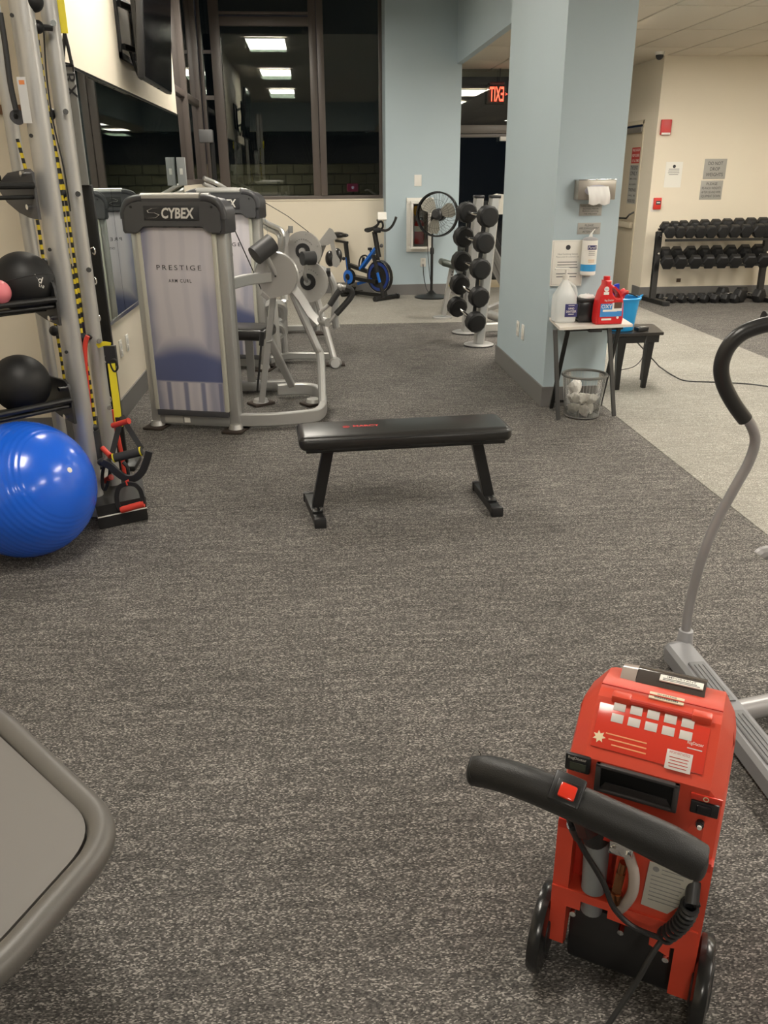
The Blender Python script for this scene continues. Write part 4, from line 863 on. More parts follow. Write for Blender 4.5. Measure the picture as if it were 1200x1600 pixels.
outlet('wall_outlet', 'white outlet on the column side, farther of the pair', V((1.65, W(811, 508, 6.7).y, 0))*1.0+Z1*.0 if 0 else V((1.65, 6.72, .43)), -Y1)
outlet('wall_outlet', 'white rocker plate on the column side, nearer of the pair', V((1.65, 6.55, .43)), -Y1, kind='rocker')
# ================================================================== VERTICAL DUMBBELL RACK with round dumbbells
vr = thing('dumbbell_tower', 'silver two-post tower rack of round dumbbells beside the blue column', 'rack', (1.62, 8.6, 0))
for i, (bp_, tp_) in enumerate((((748, 538, 8.27), (773, 309, 8.40)), ((728, 519, 8.98), (748, 309, 8.98)))):
    bt_ = F(bp_[0], bp_[1]+2, 0) if 0 else W(bp_[0], bp_[1], bp_[2]); bt_.z = .02; tp = W(*tp_)
    P('post', MB().bar([bt_, tp], .09, .13, bev=.3, upv=Y1), silver, vr)
    P('post_cap', MB().box(tp+Z1*.01, (.10, .14, .03), bev=.01), blackp, vr)
    P('foot', MB().lathe([(.15, 0), (.15, .012), (.13, .02)], V((bt_.x, bt_.y, .004)), Z1, 28), silver, vr)
    P('foot_edge', MB().lathe([(.152, 0), (.152, .008)], V((bt_.x, bt_.y, .003)), Z1, 28, cap=False), blackp, vr)
    P('spine', MB().bar([W(bp_[0]-8, bp_[1]-40, bp_[2]), W(tp_[0]-14, tp_[1]+5, tp_[2])], .03, .05, upv=Y1), blackm, vr)
rdb = None
NH = [(762, 338), (755.6, 379), (750, 420), (748, 464), (743, 503)]; FH = [(729, 332), (724, 370), (721, 408), (718, 444), (714, 479)]
ords = ['topmost', 'second from the top', 'middle', 'fourth from the top', 'lowest']
for i in range(5):
    A, B2 = W(*NH[i], 8.18), W(*FH[i], 8.62); d = (A-B2); L_ = d.length; d.normalize(); mid_ = (A+B2)/2
    if rdb is None:
        rdb = thing('round_dumbbell', '', 'dumbbell', (0, 0, 0), 0, 'round dumbbells on the tower rack')
        for s_1 in (-1, 1): P('weight_head', MB().lathe([(.03, -.055), (.082, -.052), (.100, -.038), (.100, .038), (.082, .052), (.03, .055)], (s_1*L_/2, 0, 0), X1, 12), rubber, rdb, w_=False)
        P('handle', MB().lathe([(.018, -L_/2+.06), (.02, -L_/2+.075), (.014, -L_/2+.09), (.017, 0), (.014, L_/2-.09), (.02, L_/2-.075), (.018, L_/2-.06)], (0, 0, 0), X1, 16), chrome, rdb, w_=False)
        o = rdb
    else: o = dup(rdb)
    o.location = mid_; o.rotation_euler = d.to_track_quat('X', 'Z').to_euler()
    o['label'] = f'black round dumbbell with chrome grip, {ords[i]} on the tower rack'
    P('saddle', MB().box(mid_+V((.03, 0, -.02)), (.06, .22, .03), bev=.008), blackm, vr)
# adjustable bench behind the tower
ab = thing('adjustable_bench', 'silver bench with small dark pad behind the dumbbell tower', 'bench', (1.55, 9.95, 0))
P('pad', MB().box(W(703, 413, 9.95), (.24, .3, .07), Mx.Rotation(.28, 3, 'Y'), .03, 3), mat('dark_green_vinyl', (.05, .06, .05), .4), ab)
P('post', MB().bar([W(706, 420, 9.95), W(693, 492, 9.95)], .055, .07, upv=Y1), silver, ab)
P('foot', MB().lathe([(.115, 0), (.115, .015), (.09, .025)], F(691, 497, .003), Z1, 24), silver, ab)
for k in range(5): P('adjust_hole', MB().cyl(W(707-k*.9, 425+k*4.5, 9.91), W(707-k*.9, 425+k*4.5, 9.905), .008, n=8), ink, ab)
P('pin', MB().cyl(W(703, 446, 9.92), W(703, 446, 9.87), .012), mat('pin_yellow', (.7, .5, .05), .5), ab)
P('rear_tube', MB().bar([W(700, 450, 9.95), W(745, 470, 10.4)], .05, .05), silver, ab)
P('seat', MB().box(W(735, 425, 10.3), (.3, .5, .07), bev=.03), vinyl, ab)
# press machine half hidden behind the column
pm = thing('press_machine', 'silver press machine half hidden behind the blue column', 'exercise machine', (2.0, 9.6, 0))
P('shroud', MB().prism(Wp([(768, 335), (766, 318), (770, 306), (779, 303), (790, 304), (812, 320), (812, 335)], 9.3), V((0, .12, 0))), mat('shroud_cream', (.5, .48, .42), .4), pm)
P('diagonal_tube', MB().tube([W(768, 378, 9.2), W(790, 430, 9.2), W(815, 500, 9.1)], .05), silver, pm)
P('diagonal_tube', MB().tube([W(768, 405, 9.3), W(800, 470, 9.25)], .05), silver, pm)
P('pad_strip', MB().bar([W(772, 372, 9.1), W(800, 430, 9.1)], .05, .03, upv=Y1), vinyl, pm)
P('base_tube', MB().bar([F(752, 512, .10), F(815, 508, .10)], .08, .09), silver, pm)
P('base_tube', MB().bar([W(760, 484, 9.4), W(800, 468, 9.6)], .06, .06), silver, pm)
P('roller', MB().cyl(W(766, 492, 9.3), W(784, 498, 9.1), .05), silver, pm)
P('upright', MB().bar([W(805, 335, 9.35), V((W(805, 335, 9.35).x, 9.35, 0.03))], .07, .09, upv=Y1), silver, pm)
# ================================================================== COLUMN FRONT FACE
YC = 5.87
td = thing('tissue_dispenser', 'brushed steel tissue dispenser on the column with a white wipe hanging out', 'dispenser', (1.9, YC-.05, 1.42))
a, b = W(905, 281, YC-.10), W(961, 312, YC-.10); dx = 1.6
P('case', MB().rng((a.x, YC-.10, b.z), (b.x, YC, a.z), .006), steel, td)
P('top_lid', MB().rng((a.x-.002, YC-.102, a.z-.004), (b.x+.002, YC, a.z+.003), .001), chrome, td)
oc = V(((a.x+b.x)/2, YC-.101, (a.z+b.z)/2-.005))
P('opening', MB().prism([oc+V((.085*math.cos(k*PI/12)*1.0, 0, .036*math.sin(k*PI/12))) for k in range(24)], V((0, -.002, 0))), mat('opening_pale', (.50, .50, .58), .5), td)
tp = MB(); n = 9; g = []
for j in range(7):
    row = []
    for i in range(n):
        u_ = i/(n-1)-.5; v_ = j/6
        row.append(tp.bm.verts.new(oc+V((u_*(.15-.01*v_)+.012*v_, -.006-.035*math.sin(v_*2.6)-.006*math.sin(u_*21+v_*3), .026-.105*v_-.012*abs(math.sin(u_*6))*v_))))
    g.append(row)
for j in range(6):
    for i in range(n-1): tp.bm.faces.new((g[j][i], g[j][i+1], g[j+1][i+1], g[j+1][i]))
tag(P('tissue', tp, mat('tissue_white', (.85, .84, .82), .8), ang=80), 'white wipe hanging from the steel dispenser', 'tissue')
def sign(name, label, c, xd, w_, h_, m, rows, cat='sign', th=.004, ink_=ink, rh=None, bev=.001, tilt=None):
    t = thing(name, label, cat, c-Z1*h_/2); xd = V(xd).normalized(); n_ = xd.cross(Z1)
    P('panel', plate(c+n_*th/2, xd, Z1, w_, h_, th, bev), m, t)
    tot = len(rows); y = h_*.5; hh = h_/(tot+.6)
    for i, s in enumerate(rows):
        if s: text(s, c+n_*(th+.0006)+Z1*(h_/2-hh*(i+.8)), xd, Z1, hh*.6 if rh is None else rh, ink_, t, width=min(w_*.86, len(s)*hh*.48) if rh is None else None)
    return t
c = W(922.5, 328, YC); sign('wall_plaque', 'small grey notice plaque directly under the tissue dispenser', c, X1, .155, .075, plaq, ['WIPES ARE PROVIDED', 'Sanitize Hands', 'Before Leaving', 'THE WELLNESS'])
c = W(920, 357, YC); sign('wall_plaque', 'small grey plaque asking to wipe down equipment, lower of the two', c, X1, .16, .075, plaq, ['PLEASE', 'WIPE DOWN EQUIPMENT', 'AFTER USE'])
c = W(886.5, 411.5, YC-.03); nt_ = thing('notice_sheet', 'framed white notice sheet with black round emblem on the column behind the sanitizer bottle', 'notice', c-Z1*.15)
P('sheet', plate(c+V((0, .01, 0)), X1, Z1, .225, .305, .006, .001), paper, nt_)
P('sheet_border', MB().sweep([c+V((sx*.103, .0062, sz*.143)) for sx, sz in ((-1, -1), (1, -1), (1, 1), (-1, 1))], [(.002, 0), (0, .0006), (-.002, 0), (0, -.0006)], closed=True), inkg, nt_)
P('emblem', MB().cyl(c+V((0, .0068, .105)), c+V((0, .0055, .105)), .0165, n=20), ink, nt_)
text('Hand Sanitizing Station', c+V((0, .006, .06)), X1, Z1, .010, inkg, nt_, width=.14); text('Please press for automatic use', c+V((0, .006, .042)), X1, Z1, .010, inkg, nt_, width=.16)
lines(c+V((0, .006, -.01)), X1, Z1, .17, 3, .018, inkg, nt_); lines(c+V((0, .006, -.08)), X1, Z1, .15, 2, .02, inkg, nt_)
# wipes canister holder with lettering
pw = thing('sanitizing_wipes', 'white and blue canister of hand wipes fixed on the column', 'canister', W(920, 432, YC-.06)); c = W(920.5, 402, YC-.06); c.y = YC-.055
P('body', MB().lathe([(.046, -.118), (.052, -.11), (.052, .11), (.05, .118)], c, Z1, 32), white, pw)
P('blue_band', MB().lathe([(.0526, -.09), (.0526, -.045)], c, Z1, 32, cap=False), mat('band_blue', (.04, .30, .62), .4), pw)
P('shoulder', MB().lathe([(.05, .10), (.052, .118), (.04, .128), (.02, .133)], c, Z1, 32), mat('lid_grey', (.35, .35, .36), .4), pw)
P('wipe_tip', MB().prism([c+V((-.012, 0, .13)), c+V((.015, 0, .13)), c+V((.012, 0, .155)), c+V((.03, 0, .185)), c+V((.012, 0, .17)), c+V((-.004, 0, .15))], V((0, .01, 0))), mat('tissue_white', (.85, .84, .82), .8), pw)
P('bracket', MB().rng((c.x-.02, c.y, c.z-.13), (c.x+.02, YC, c.z-.10), .003), silverd, pw)
P('logo_flag', MB().box(c+V((.0, -.0535, .068)), (.062, .002, .028), None, .0008), navy, pw)
text('Purell', c+V((0, -.0552, .068)), X1, Z1, .017, white, pw, width=.055, off=.01, shear=.2)
lines(c+V((0, -.0535, .03)), X1, Z1, .05, 3, .012, inkg, pw); lines(c+V((0, -.0538, -.02)), X1, Z1, .05, 2, .012, mat('ink_orange', (.6, .35, .15), .5), pw)
# ================================================================== SIDE TABLE and what stands on it
ZT = .655
tb = thing('folding_table', 'small folding table with pale marble top and crossed black legs', 'table', (1.88, 5.65, 0))
q = [F(852, 493, ZT), F(874, 511, ZT), F(991, 505, ZT), F(970, 492.5, ZT)]
q[0] = V((1.655, 5.845, ZT)); q[1] = V((1.612, 5.43, ZT)); q[2] = V((2.135, 5.50, ZT)); q[3] = V((2.165, 5.845, ZT))
P('tabletop', MB().prism([v-Z1*.018 for v in q], Z1*.018), marble, tb)
legs = [[(868, 509, 5.47), (872, 655, 5.47)], [(888, 512, 5.47), (861, 640, 5.78)], [(952, 509, 5.52), (959, 652, 5.52)], [(968, 508, 5.52), (938, 618, 5.80)]]
for (a, b) in legs:
    p, r_ = W(*a), W(*b); p.z = ZT-.02; r_.z = max(r_.z, .012) if 0 else .015
    P('leg', MB().bar([p, r_], .018, .028, upv=X1), blackm if b[1] < 645 else mat('leg_grey', (.10, .10, .10), .35, .5), tb)
P('cross_rail', MB().bar([V((1.67, 5.5, ZT-.03)), V((2.08, 5.54, ZT-.03))], .015, .02), blackm, tb)
P('cross_rail', MB().bar([V((1.70, 5.78, ZT-.03)), V((2.1, 5.78, ZT-.03))], .015, .02), blackm, tb)
P('cross_rail', MB().bar([V((1.69, 5.79, .06)), V((2.0, 5.79, .06))], .015, .02), blackm, tb)
P('latch', MB().rng((1.83, 5.48, ZT-.045), (1.92, 5.52, ZT-.02), .003), blackp, tb)
# gallon sanitizer bottle
gl = thing('sanitizer_jug', 'clear gallon hand sanitizer bottle with navy label on the marble table', 'bottle', (1.74, 5.66, ZT)); c = W(880, 491, 5.66); c.z = ZT+.001
jug = mat('jug_translucent', (.62, .63, .62), .25, spec=.6)
gb = jug.node_tree.nodes['Principled BSDF']; gb.inputs['Alpha'].default_value = .55; gb.inputs['Base Color'].default_value = (.78, .80, .79, 1)
def sq_lathe(prof, c, e=4., n=40, ry=1.):
    b = MB(); R_ = []
    for r_, z in prof:
        row = []
        for k in range(n):
            t_ = 2*PI*k/n; cs, sn = math.cos(t_), math.sin(t_); kk = (abs(cs)**e+abs(sn)**e)**(-1/e); row.append(b.bm.verts.new(c+V((cs*kk*r_, sn*kk*r_*ry, z))))
        R_.append(row)
    for i in range(len(R_)-1):
        for k in range(n): b.bm.faces.new((R_[i][k], R_[i][(k+1) % n], R_[i+1][(k+1) % n], R_[i+1][k]))
    b.bm.faces.new(R_[0][::-1]); b.bm.faces.new(R_[-1]); return b
P('bottle', sq_lathe([(.065, 0), (.075, .012), (.075, .15), (.07, .18), (.045, .225), (.022, .27), (.018, .285)], c, 4.5), jug, gl)
P('handle', MB().tube([c+V((.02, -.01, .26)), c+V((.055, -.02, .235)), c+V((.072, -.02, .19)), c+V((.068, -.02, .16))], .012, sm=4), jug, gl)
P('pump', MB().cyl(c+Z1*.28, c+Z1*.31, .022).cyl(c+Z1*.31, c+Z1*.345, .008).box(c+V((-.03, 0, .35)), (.10, .022, .014), bev=.005), white, gl)
P('label', MB().box(c+V((.03, -.0765, .085)), (.085, .002, .085), bev=.0008), navy, gl)
for i, s in enumerate(('HAND', 'SANITIZER')): text(s, c+V((.03, -.0782, .098-.02*i)), X1, Z1, .014, white, gl, width=[.04, .07][i], off=.012)
lines(c+V((.03, -.0782, .06)), X1, Z1, .05, 1, .01, white, gl); lines(c+V((.03, -.0782, .118)), X1, Z1, .05, 1, .01, white, gl)
# black caddy with wipes
wb = thing('wipes_box', 'black plastic box with white wipes on top, between the clear bottle and the red jug', 'box', (1.88, 5.67, ZT)); c = W(914, 492, 5.67); c.z = ZT+.001
P('box', MB().rng((c.x-.068, c.y-.07, c.z), (c.x+.068, c.y+.07, c.z+.135), .008), mat('box_gloss_black', (.02, .02, .022), .18), wb)
P('lid', MB().rng((c.x-.072, c.y-.074, c.z+.135), (c.x+.072, c.y+.074, c.z+.158), .006), blackp, wb)
w2 = MB(); w2.sph(c+V((0, 0, .158)), .06, (1, .95, .35), 18, 10)
for v in w2.bm.verts: v.co += V((random.uniform(-.004, .004), random.uniform(-.004, .004), random.uniform(-.004, .006)))
P('wipes', w2, mat('tissue_white', (.85, .84, .82), .8), wb)
# red cleaner jug
rj = thing('cleaner_jug', 'red carpet cleaner jug with blue label and moulded handle on the marble table', 'bottle', (2.02, 5.55, ZT)); c = W(948.5, 500, 5.55); c.z = ZT+.001
out = [(-.09, .0), (-.095, .03), (-.092, .12), (-.085, .17), (-.072, .215), (-.05, .25), (-.046, .26), (-.048, .285), (-.01, .285), (-.012, .262), (.01, .25), (.05, .215), (.078, .175), (.088, .14), (.092, .08), (.093, .03), (.088, .0)]
hole = [(-.002+.0, .232), (.012, .236), (.038, .215), (.058, .188), (.055, .172), (.035, .172), (.014, .19), (.002, .212)]
cu = bpy.data.curves.new('jug', 'CURVE'); cu.dimensions = '2D'; cu.fill_mode = 'BOTH'; cu.extrude = .036; cu.bevel_depth = .012; cu.bevel_resolution = 2; cu.offset = -.012
for pl in (out, hole):
    sp = cu.splines.new('POLY'); sp.points.add(len(pl)-1); sp.use_cyclic_u = True
    for i, (x, z) in enumerate(pl): sp.points[i].co = (x, z, 0, 1)
to = bpy.data.objects.new('jug', cu); C.objects.link(to); bpy.context.view_layer.update()
me = bpy.data.meshes.new_from_object(to.evaluated_get(bpy.context.evaluated_depsgraph_get())); bpy.data.objects.remove(to); bpy.data.curves.remove(cu)
b_ = MB(); b_.bm.from_mesh(me); bpy.data.meshes.remove(me)
jr = rotm((1, .10, 0), Z1); b_.bm.transform(Mx.Translation(c) @ jr.to_4x4()); jx, jn = jr @ X1, jr @ Z1
P('jug', b_, mat('jug_red', (.58, .018, .02), .3), rj)
def J(x, z, d=.0495): return c+jx*x+Z1*z+jn*d
P('cap', MB().cyl(J(-.029, .283, 0), J(-.029, .31, 0), .022), mat('jug_red', (.58, .018, .02), .3), rj)
P('label', plate(J(-.0, .095), jx, Z1, .155, .085, .002), mat('label_sky', (.05, .25, .60), .4), rj)
P('label_white', plate(J(-.01, .092, .0507), jx, Z1, .10, .014, .002), paper, rj)
P('label_dark', plate(J(.045, .125, .0507), jx, Z1, .055, .04, .002), mat('photo_brown', (.10, .05, .03), .5), rj)
P('label_paper', plate(J(.04, .115, .0500), jx, Z1, .07, .055, .002), paper, rj)
text('OXY', J(-.035, .12, .0525), jx, Z1, .024, white, rj, width=.075, off=.01)
text('Rug Doctor', J(-.02, .158, .0495), jx, Z1, .013, white, rj, width=.065, off=.008)
P('badge', MB().cyl(J(-.045, .232, .048), J(-.045, .232, .050), .017), paper, rj); text('PRO', J(-.045, .232, .0508), jx, Z1, .010, bluel, rj, width=.024)
P('badge', plate(J(-.045, .205, .0495), jx, Z1, .036, .018, .002), paper, rj)
P('label_strip', plate(J(-.03, .035, .0495), jx, Z1, .07, .012, .002), paper, rj)
P('label_dot', MB().cyl(J(.05, .045, .0485), J(.05, .045, .0500), .009), paper, rj)
# ---------------- waste basket
wb_ = thing('waste_basket', 'clear mesh waste basket with grey rim full of crumpled paper under the table', 'waste basket', (1.87, 5.58, 0)); c = F(914, 645, 0); c = V((1.865, 5.60, .003))
P('wall', MB().lathe([(.115, 0), (.118, .01), (.150, .29)], c, Z1, 40, cap=False), glass('basket_film', (.93, .93, .92), 1.0, .2), wb_)
P('floor_disc', MB().cyl(c+Z1*.001, c+Z1*.008, .115, n=40), greyp, wb_)
P('rim', MB().tube([c+V((.152*math.cos(2*PI*k/40), .152*math.sin(2*PI*k/40), .295)) for k in range(40)], .009, closed=True), mat('rim_grey', (.13, .13, .12), .4), wb_)
P('base_ring', MB().tube([c+V((.116*math.cos(2*PI*k/40), .116*math.sin(2*PI*k/40), .008)) for k in range(40)], .005, closed=True), mat('rim_grey', (.13, .13, .12), .4), wb_)
g = MB()
for k in range(40):
    t_ = 2*PI*k/40; d = V((math.cos(t_), math.sin(t_), 0)); g.tube([c+d*.1185+Z1*.01, c+d*.1505+Z1*.29], .0008, n=3)
o = P('mesh_wires', g, mat('wire_pale', (.55, .55, .53), .5), wb_); o['kind'] = 'stuff'
tis = mat('tissue_grey', (.84, .82, .78), .85)
plab = ['crumpled white paper at the basket bottom, front', 'crumpled white paper at the basket bottom, left', 'crumpled white paper at the basket bottom, right', 'crumpled paper in the middle of the basket', 'crumpled paper leaning on the left basket wall', 'folded paper sheet standing highest at the left of the basket', 'crumpled paper at the right of the basket heap']
for i, (x, y, z, r_) in enumerate(((.0, -.05, .05, .05), (-.055, .02, .05, .048), (.055, .02, .05, .05), (.0, .03, .115, .055), (-.065, -.02, .135, .05), (-.05, .02, .205, .055), (.06, -.01, .12, .045))):
    b = MB(); bmesh.ops.create_icosphere(b.bm, subdivisions=3, radius=1)
    rnd = random.Random(i*13+5); dirs = [V((rnd.gauss(0, 1), rnd.gauss(0, 1), rnd.gauss(0, 1))).normalized() for _ in range(16)]
    for v in b.bm.verts:
        k = min(1.15, min((rnd_d+.0) for rnd_d in [.62/max(.25, abs(v.co.normalized().dot(d))) if v.co.dot(d) > 0 else 9 for d in dirs]))
        v.co = v.co*k*r_*1.12*(.95+.1*rnd.random()); 
        if i == 5: v.co.z *= 1.25
    b.bm.transform(Mx.Translation(c+V((x, y, z))))
    tag(P('crumpled_paper', b, tis, ang=14), plab[i], 'paper')
# ---------------- black stool with the bucket
stl = thing('black_stool', 'low black wooden stool carrying the blue bucket beside the column', 'stool', (2.5, 6.5, 0)); ZS = .45
q = [V((2.24, 6.27, ZS)), V((2.70, 6.30, ZS)), V((2.77, 6.70, ZS)), V((2.31, 6.68, ZS))]
P('seat', MB().prism([v-Z1*.022 for v in q], Z1*.022), mat('stool_black', (.022, .019, .017), .35), stl)
P('apron', MB().prism([v-Z1*.08+(V((2.46, 6.5, ZS))-v)*.10*V((1, 1, 0)).length*.7 for v in q], Z1*.058), blackm, stl)
for x, y in ((2.37, 6.31), (2.60, 6.35), (2.465, 6.58), (2.69, 6.60)):
    P('leg', MB().sweep([(x, y, .004), (x+(.02 if x > 2.45 else -.01), y, ZS-.03)], [(-.022, -.022), (.022, -.022), (.022, .022), (-.022, .022)], sc_=[.75, 1.25], upv=Y1), blackm, stl)
bu = thing('bucket', 'bright blue plastic bucket standing on the black stool', 'bucket', (2.43, 6.47, ZS)); c = V((2.40, 6.46, ZS+.001))
prof = [(.085, 0), (.105, .004), (.132, .235), (.142, .236), (.146, .25), (.138, .256), (.132, .25), (.105, .02), (.0, .012)]
P('pail', MB().lathe(prof, c, Z1, 44, cap=False).cyl(c+Z1*.0, c+Z1*.01, .10), bluebk, bu)
P('spout', MB().prism([c+V((.13, -.03, .235)), c+V((.165, 0, .262)), c+V((.13, .03, .235)), c+V((.12, 0, .22))], Z1*.01), bluebk, bu)
P('handle', MB().tube([c+V((-.14, 0, .24)), c+V((-.10, .08, .262)), c+V((0, .125, .27)), c+V((.10, .08, .262)), c+V((.14, 0, .24))], .005, sm=5, n=6), blackp, bu)
spb = thing('spray_bottle', 'blue spray bottle head sticking out of the bucket behind the red jug', 'spray bottle', c+V((-.06, .0, .012)))
P('bottle', MB().lathe([(.038, .012), (.04, .02), (.04, .16), (.018, .21), (.015, .24)], c+V((-.055, .02, 0)), Z1, 20), white, spb)
P('trigger_head', MB().prism([c+V((-.09, .01, .31)), c+V((-.06, .01, .345)), c+V((-.03, .01, .35)), c+V((-.027, .01, .30)), c+V((-.045, .01, .235)), c+V((-.07, .01, .235)), c+V((-.065, .01, .29))], V((0, .025, 0))), mat('spray_blue', (.02, .04, .42), .35), spb)
rb_ = thing('red_bottle', 'small red bottle lying in the bucket behind its rim', 'bottle', c+V((.02, .03, .1)))
P('bottle', MB().tube([c+V((.02, .04, .05)), c+V((.0, .04, .25)), c+V((.03, .04, .285))], .03, sm=3), mat('jug_red', (.58, .018, .02), .3), rb_)
P('cap', MB().cyl(c+V((.03, .04, .285)), c+V((.055, .04, .278)), .016), redd, rb_)
ad = thing('power_adapter', 'black power adapter with plugs lying at the stool edge', 'adapter', (2.58, 6.36, ZS)); c = V((2.545, 6.37, ZS+.018))
P('body', MB().box(c, (.10, .06, .03), Mx.Rotation(.3, 3, 'Z'), .004), blackp, ad); P('sticker', MB().box(c+V((.01, 0, .0165)), (.05, .03, .002), Mx.Rotation(.3, 3, 'Z')), plaq, ad)
tag(P('thin_cable', MB().tube([c+V((.05, -.02, 0)), W(1007, 540, 6.25), W(1003, 560, 6.25), W(990, 573, 6.3), W(970, 578, 6.35)], .003, n=6, sm=6), blackp), 'thin cable looping down from the adapter beside the stool', 'cable')
tag(P('floor_cable', MB().tube([V((2.66, 6.74, .30)), F(1024, 566, .08), F(1032, 574, .03), F(1052, 587, .008), F(1072, 595, .008), F(1115, 597, .008), F(1170, 600, .008), F(1215, 606, .008)], .0055, n=6, sm=6), blackp), 'black cable running over the light carpet from the stool to the right', 'cable')
# ================================================================== DOOR WALL
d2 = bpy.data.objects.new('door_2', None); C.objects.link(d2); d2['kind'] = 'structure'; d2.location = (4.5, 12.4, 0)
P('door_leaf', MB().rng((4.47, 11.83, .01), (4.52, 12.97, 2.16), .003), tan, d2)
for lo, hi in (((4.44, 11.78, 0), (4.5, 11.83, 2.25)), ((4.44, 12.97, 0), (4.5, 13.02, 2.25)), ((4.44, 11.78, 2.2), (4.5, 13.02, 2.25))): P('door_frame', MB().rng(lo, hi, .004), mat('frame_tan', (.60, .53, .40), .5), d2)
P('head_strip', MB().rng((4.43, 11.84, 2.10), (4.47, 12.96, 2.17), .004), steel, d2)
P('push_bar', MB().rng((4.42, 11.9, .88), (4.47, 12.9, .96), .01), tan, d2)
P('door_pull', MB().tube([(4.47, 11.88, 1.10), (4.40, 11.90, 1.06), (4.40, 12.0, 1.01), (4.40, 12.35, 1.0)], .012), blackm, d2)
def doorsign(name, label, pa, pb, m, rows, ik, th=.004):
    a, b = pa, pb; t = thing(name, label, 'sign', ((4.465), (a[0]+b[0])/2, b[1]))
    P('panel', MB().rng((4.465, b[0], b[1]), (4.469, a[0], a[1])), m, t)
    k = len(rows); h_ = a[1]-b[1]
    for i, (s, hh) in enumerate(rows):
        if s: text(s, V((4.4635, (a[0]+b[0])/2, a[1]-h_*(i+.5)/k)), (0, -1, 0), Z1, hh, ik, t, width=(a[0]-b[0])*.82, off=.01)
doorsign('door_sign', 'red safety sign near the top of the tan door', (12.2, 1.92), (11.88, 1.72), redsign, [('FIRE DOOR', .03), ('KEEP CLOSED', .03), ('AT ALL TIMES', .03)], paper)
doorsign('door_sign', 'tall grey sign warning of prosecution under the red door sign', (12.22, 1.70), (11.89, 1.20), plaq, [('THE END', .05), ('ONLY', .05), ('EMPLOYEES', .02), ('NO ENTRY', .02), ('TRESPASS', .04), ('WILL BE', .02), ('PROSECUTED', .04)], ink)
# ---------------- rack wall signs
YR = 11.35
t = thing('alarm_strobe', 'square red alarm strobe high on the cream wall by the corner', 'alarm', W(1039, 211, YR)); c = W(1039.5, 199, YR)
P('housing', MB().box(c+V((0, -.02, 0)), (.135, .04, .18), bev=.008), mat('alarm_red', (.55, .05, .05), .4), t); P('strobe_bar', MB().box(c+V((0, -.042, -.075)), (.115, .008, .025), bev=.003), paper, t)
t = thing('pull_station', 'small red fire pull station on the cream wall above the rack post', 'alarm', W(1026, 328, YR)); c = W(1026, 318, YR)
P('housing', MB().box(c+V((0, -.02, 0)), (.10, .04, .145), bev=.006), mat('alarm_red2', (.60, .03, .02), .4), t); P('window', MB().box(c+V((.005, -.042, .01)), (.06, .006, .045)), ink, t); P('lettering_strip', MB().box(c+V((.005, -.046, .012)), (.045, .003, .012)), paper, t)
P('back_plate', MB().box(c+V((-.01, -.003, -.02)), (.13, .006, .16)), white, t)
c = W(1052, 273, YR); t = thing('notice_sheet', 'white paper notice with round emblem on the cream wall left of the weights plaques', 'notice', c-Z1*.16)
P('sheet', plate(c+V((0, -.002, 0)), X1, Z1, .225, .31, .003), paper, t); P('emblem', MB().cyl(c+V((0, -.003, .10)), c+V((0, -.005, .10)), .02, n=16), ink, t)
lines(c+V((0, -.0042, .035)), X1, Z1, .16, 4, .022, inkg, t)
c = W(1117, 264, YR); sign('wall_plaque', 'grey plaque reading do not drop weights on the cream wall', c, X1, .30, .245, plaq, ['DO NOT', 'DROP', 'WEIGHTS'])
c = W(1111, 297, YR); sign('wall_plaque', 'dull grey plaque directly under the drop weights plaque', c, X1, .30, .235, plaq, ['PLEASE', 'RE-RACK WEIGHTS', 'AFTER USE AND WIPE', 'EQUIPMENT DOWN'])
t = thing('wall_socket', 'small dark square plate low on the cream wall behind the rack', 'outlet', W(1060, 441, YR)); P('plate', MB().box(W(1060, 438, YR)+V((0, -.004, 0)), (.06, .008, .05), bev=.002), mat('brown_plate', (.08, .05, .03), .5), t)
# ---------------- hex dumbbell rack
hr = thing('dumbbell_rack', 'black two-tier steel rack of hex dumbbells against the cream wall', 'rack', (5.2, 11.0, 0))
def RK(px, py, Y=10.95): return W(px, py, Y)
for a_, b_2 in (((1030, 362), (1019, 466)), ((1201, 352), (1186, 462))):
    p, r_ = W(*a_, 11.12), W(*b_2, 10.95); r_.z = .05
    P('upright', MB().bar([p, r_], .075, .06, bev=.1, upv=Y1), blackm, hr)
    P('foot', MB().bar([V((r_.x-.02, 11.25, .03)), V((r_.x+.05, 10.62, .03))], .08, .055, bev=.1), blackm, hr)
    P('foot_pad', MB().box((r_.x+.05, 10.60, .03), (.09, .04, .06), bev=.004), blackp, hr)
    for z in (.62, .84): P('bolt', MB().cyl((p.x-.03, 11.0, z), (p.x-.03, 10.98, z), .014, n=8), chrome, hr)
zt1, zt2 = .84, .50; xL, xR = W(1030, 400, 11).x, W(1199, 400, 11).x
tiers = {}
for nm_, py1, py2 in (('upper', 373, 356), ('lower', 413, 398)):
    f_, r_ = W(1040, py1, 10.85), W(1040, py2, 11.12); tiers[nm_] = (f_, r_)
    for q_ in (f_, r_): P('shelf_angle', MB().bar([V((xL, q_.y, q_.z-.02)), V((xR, q_.y, q_.z-.02))], .04, .03, bev=.1), blackm, hr)
hexd = None
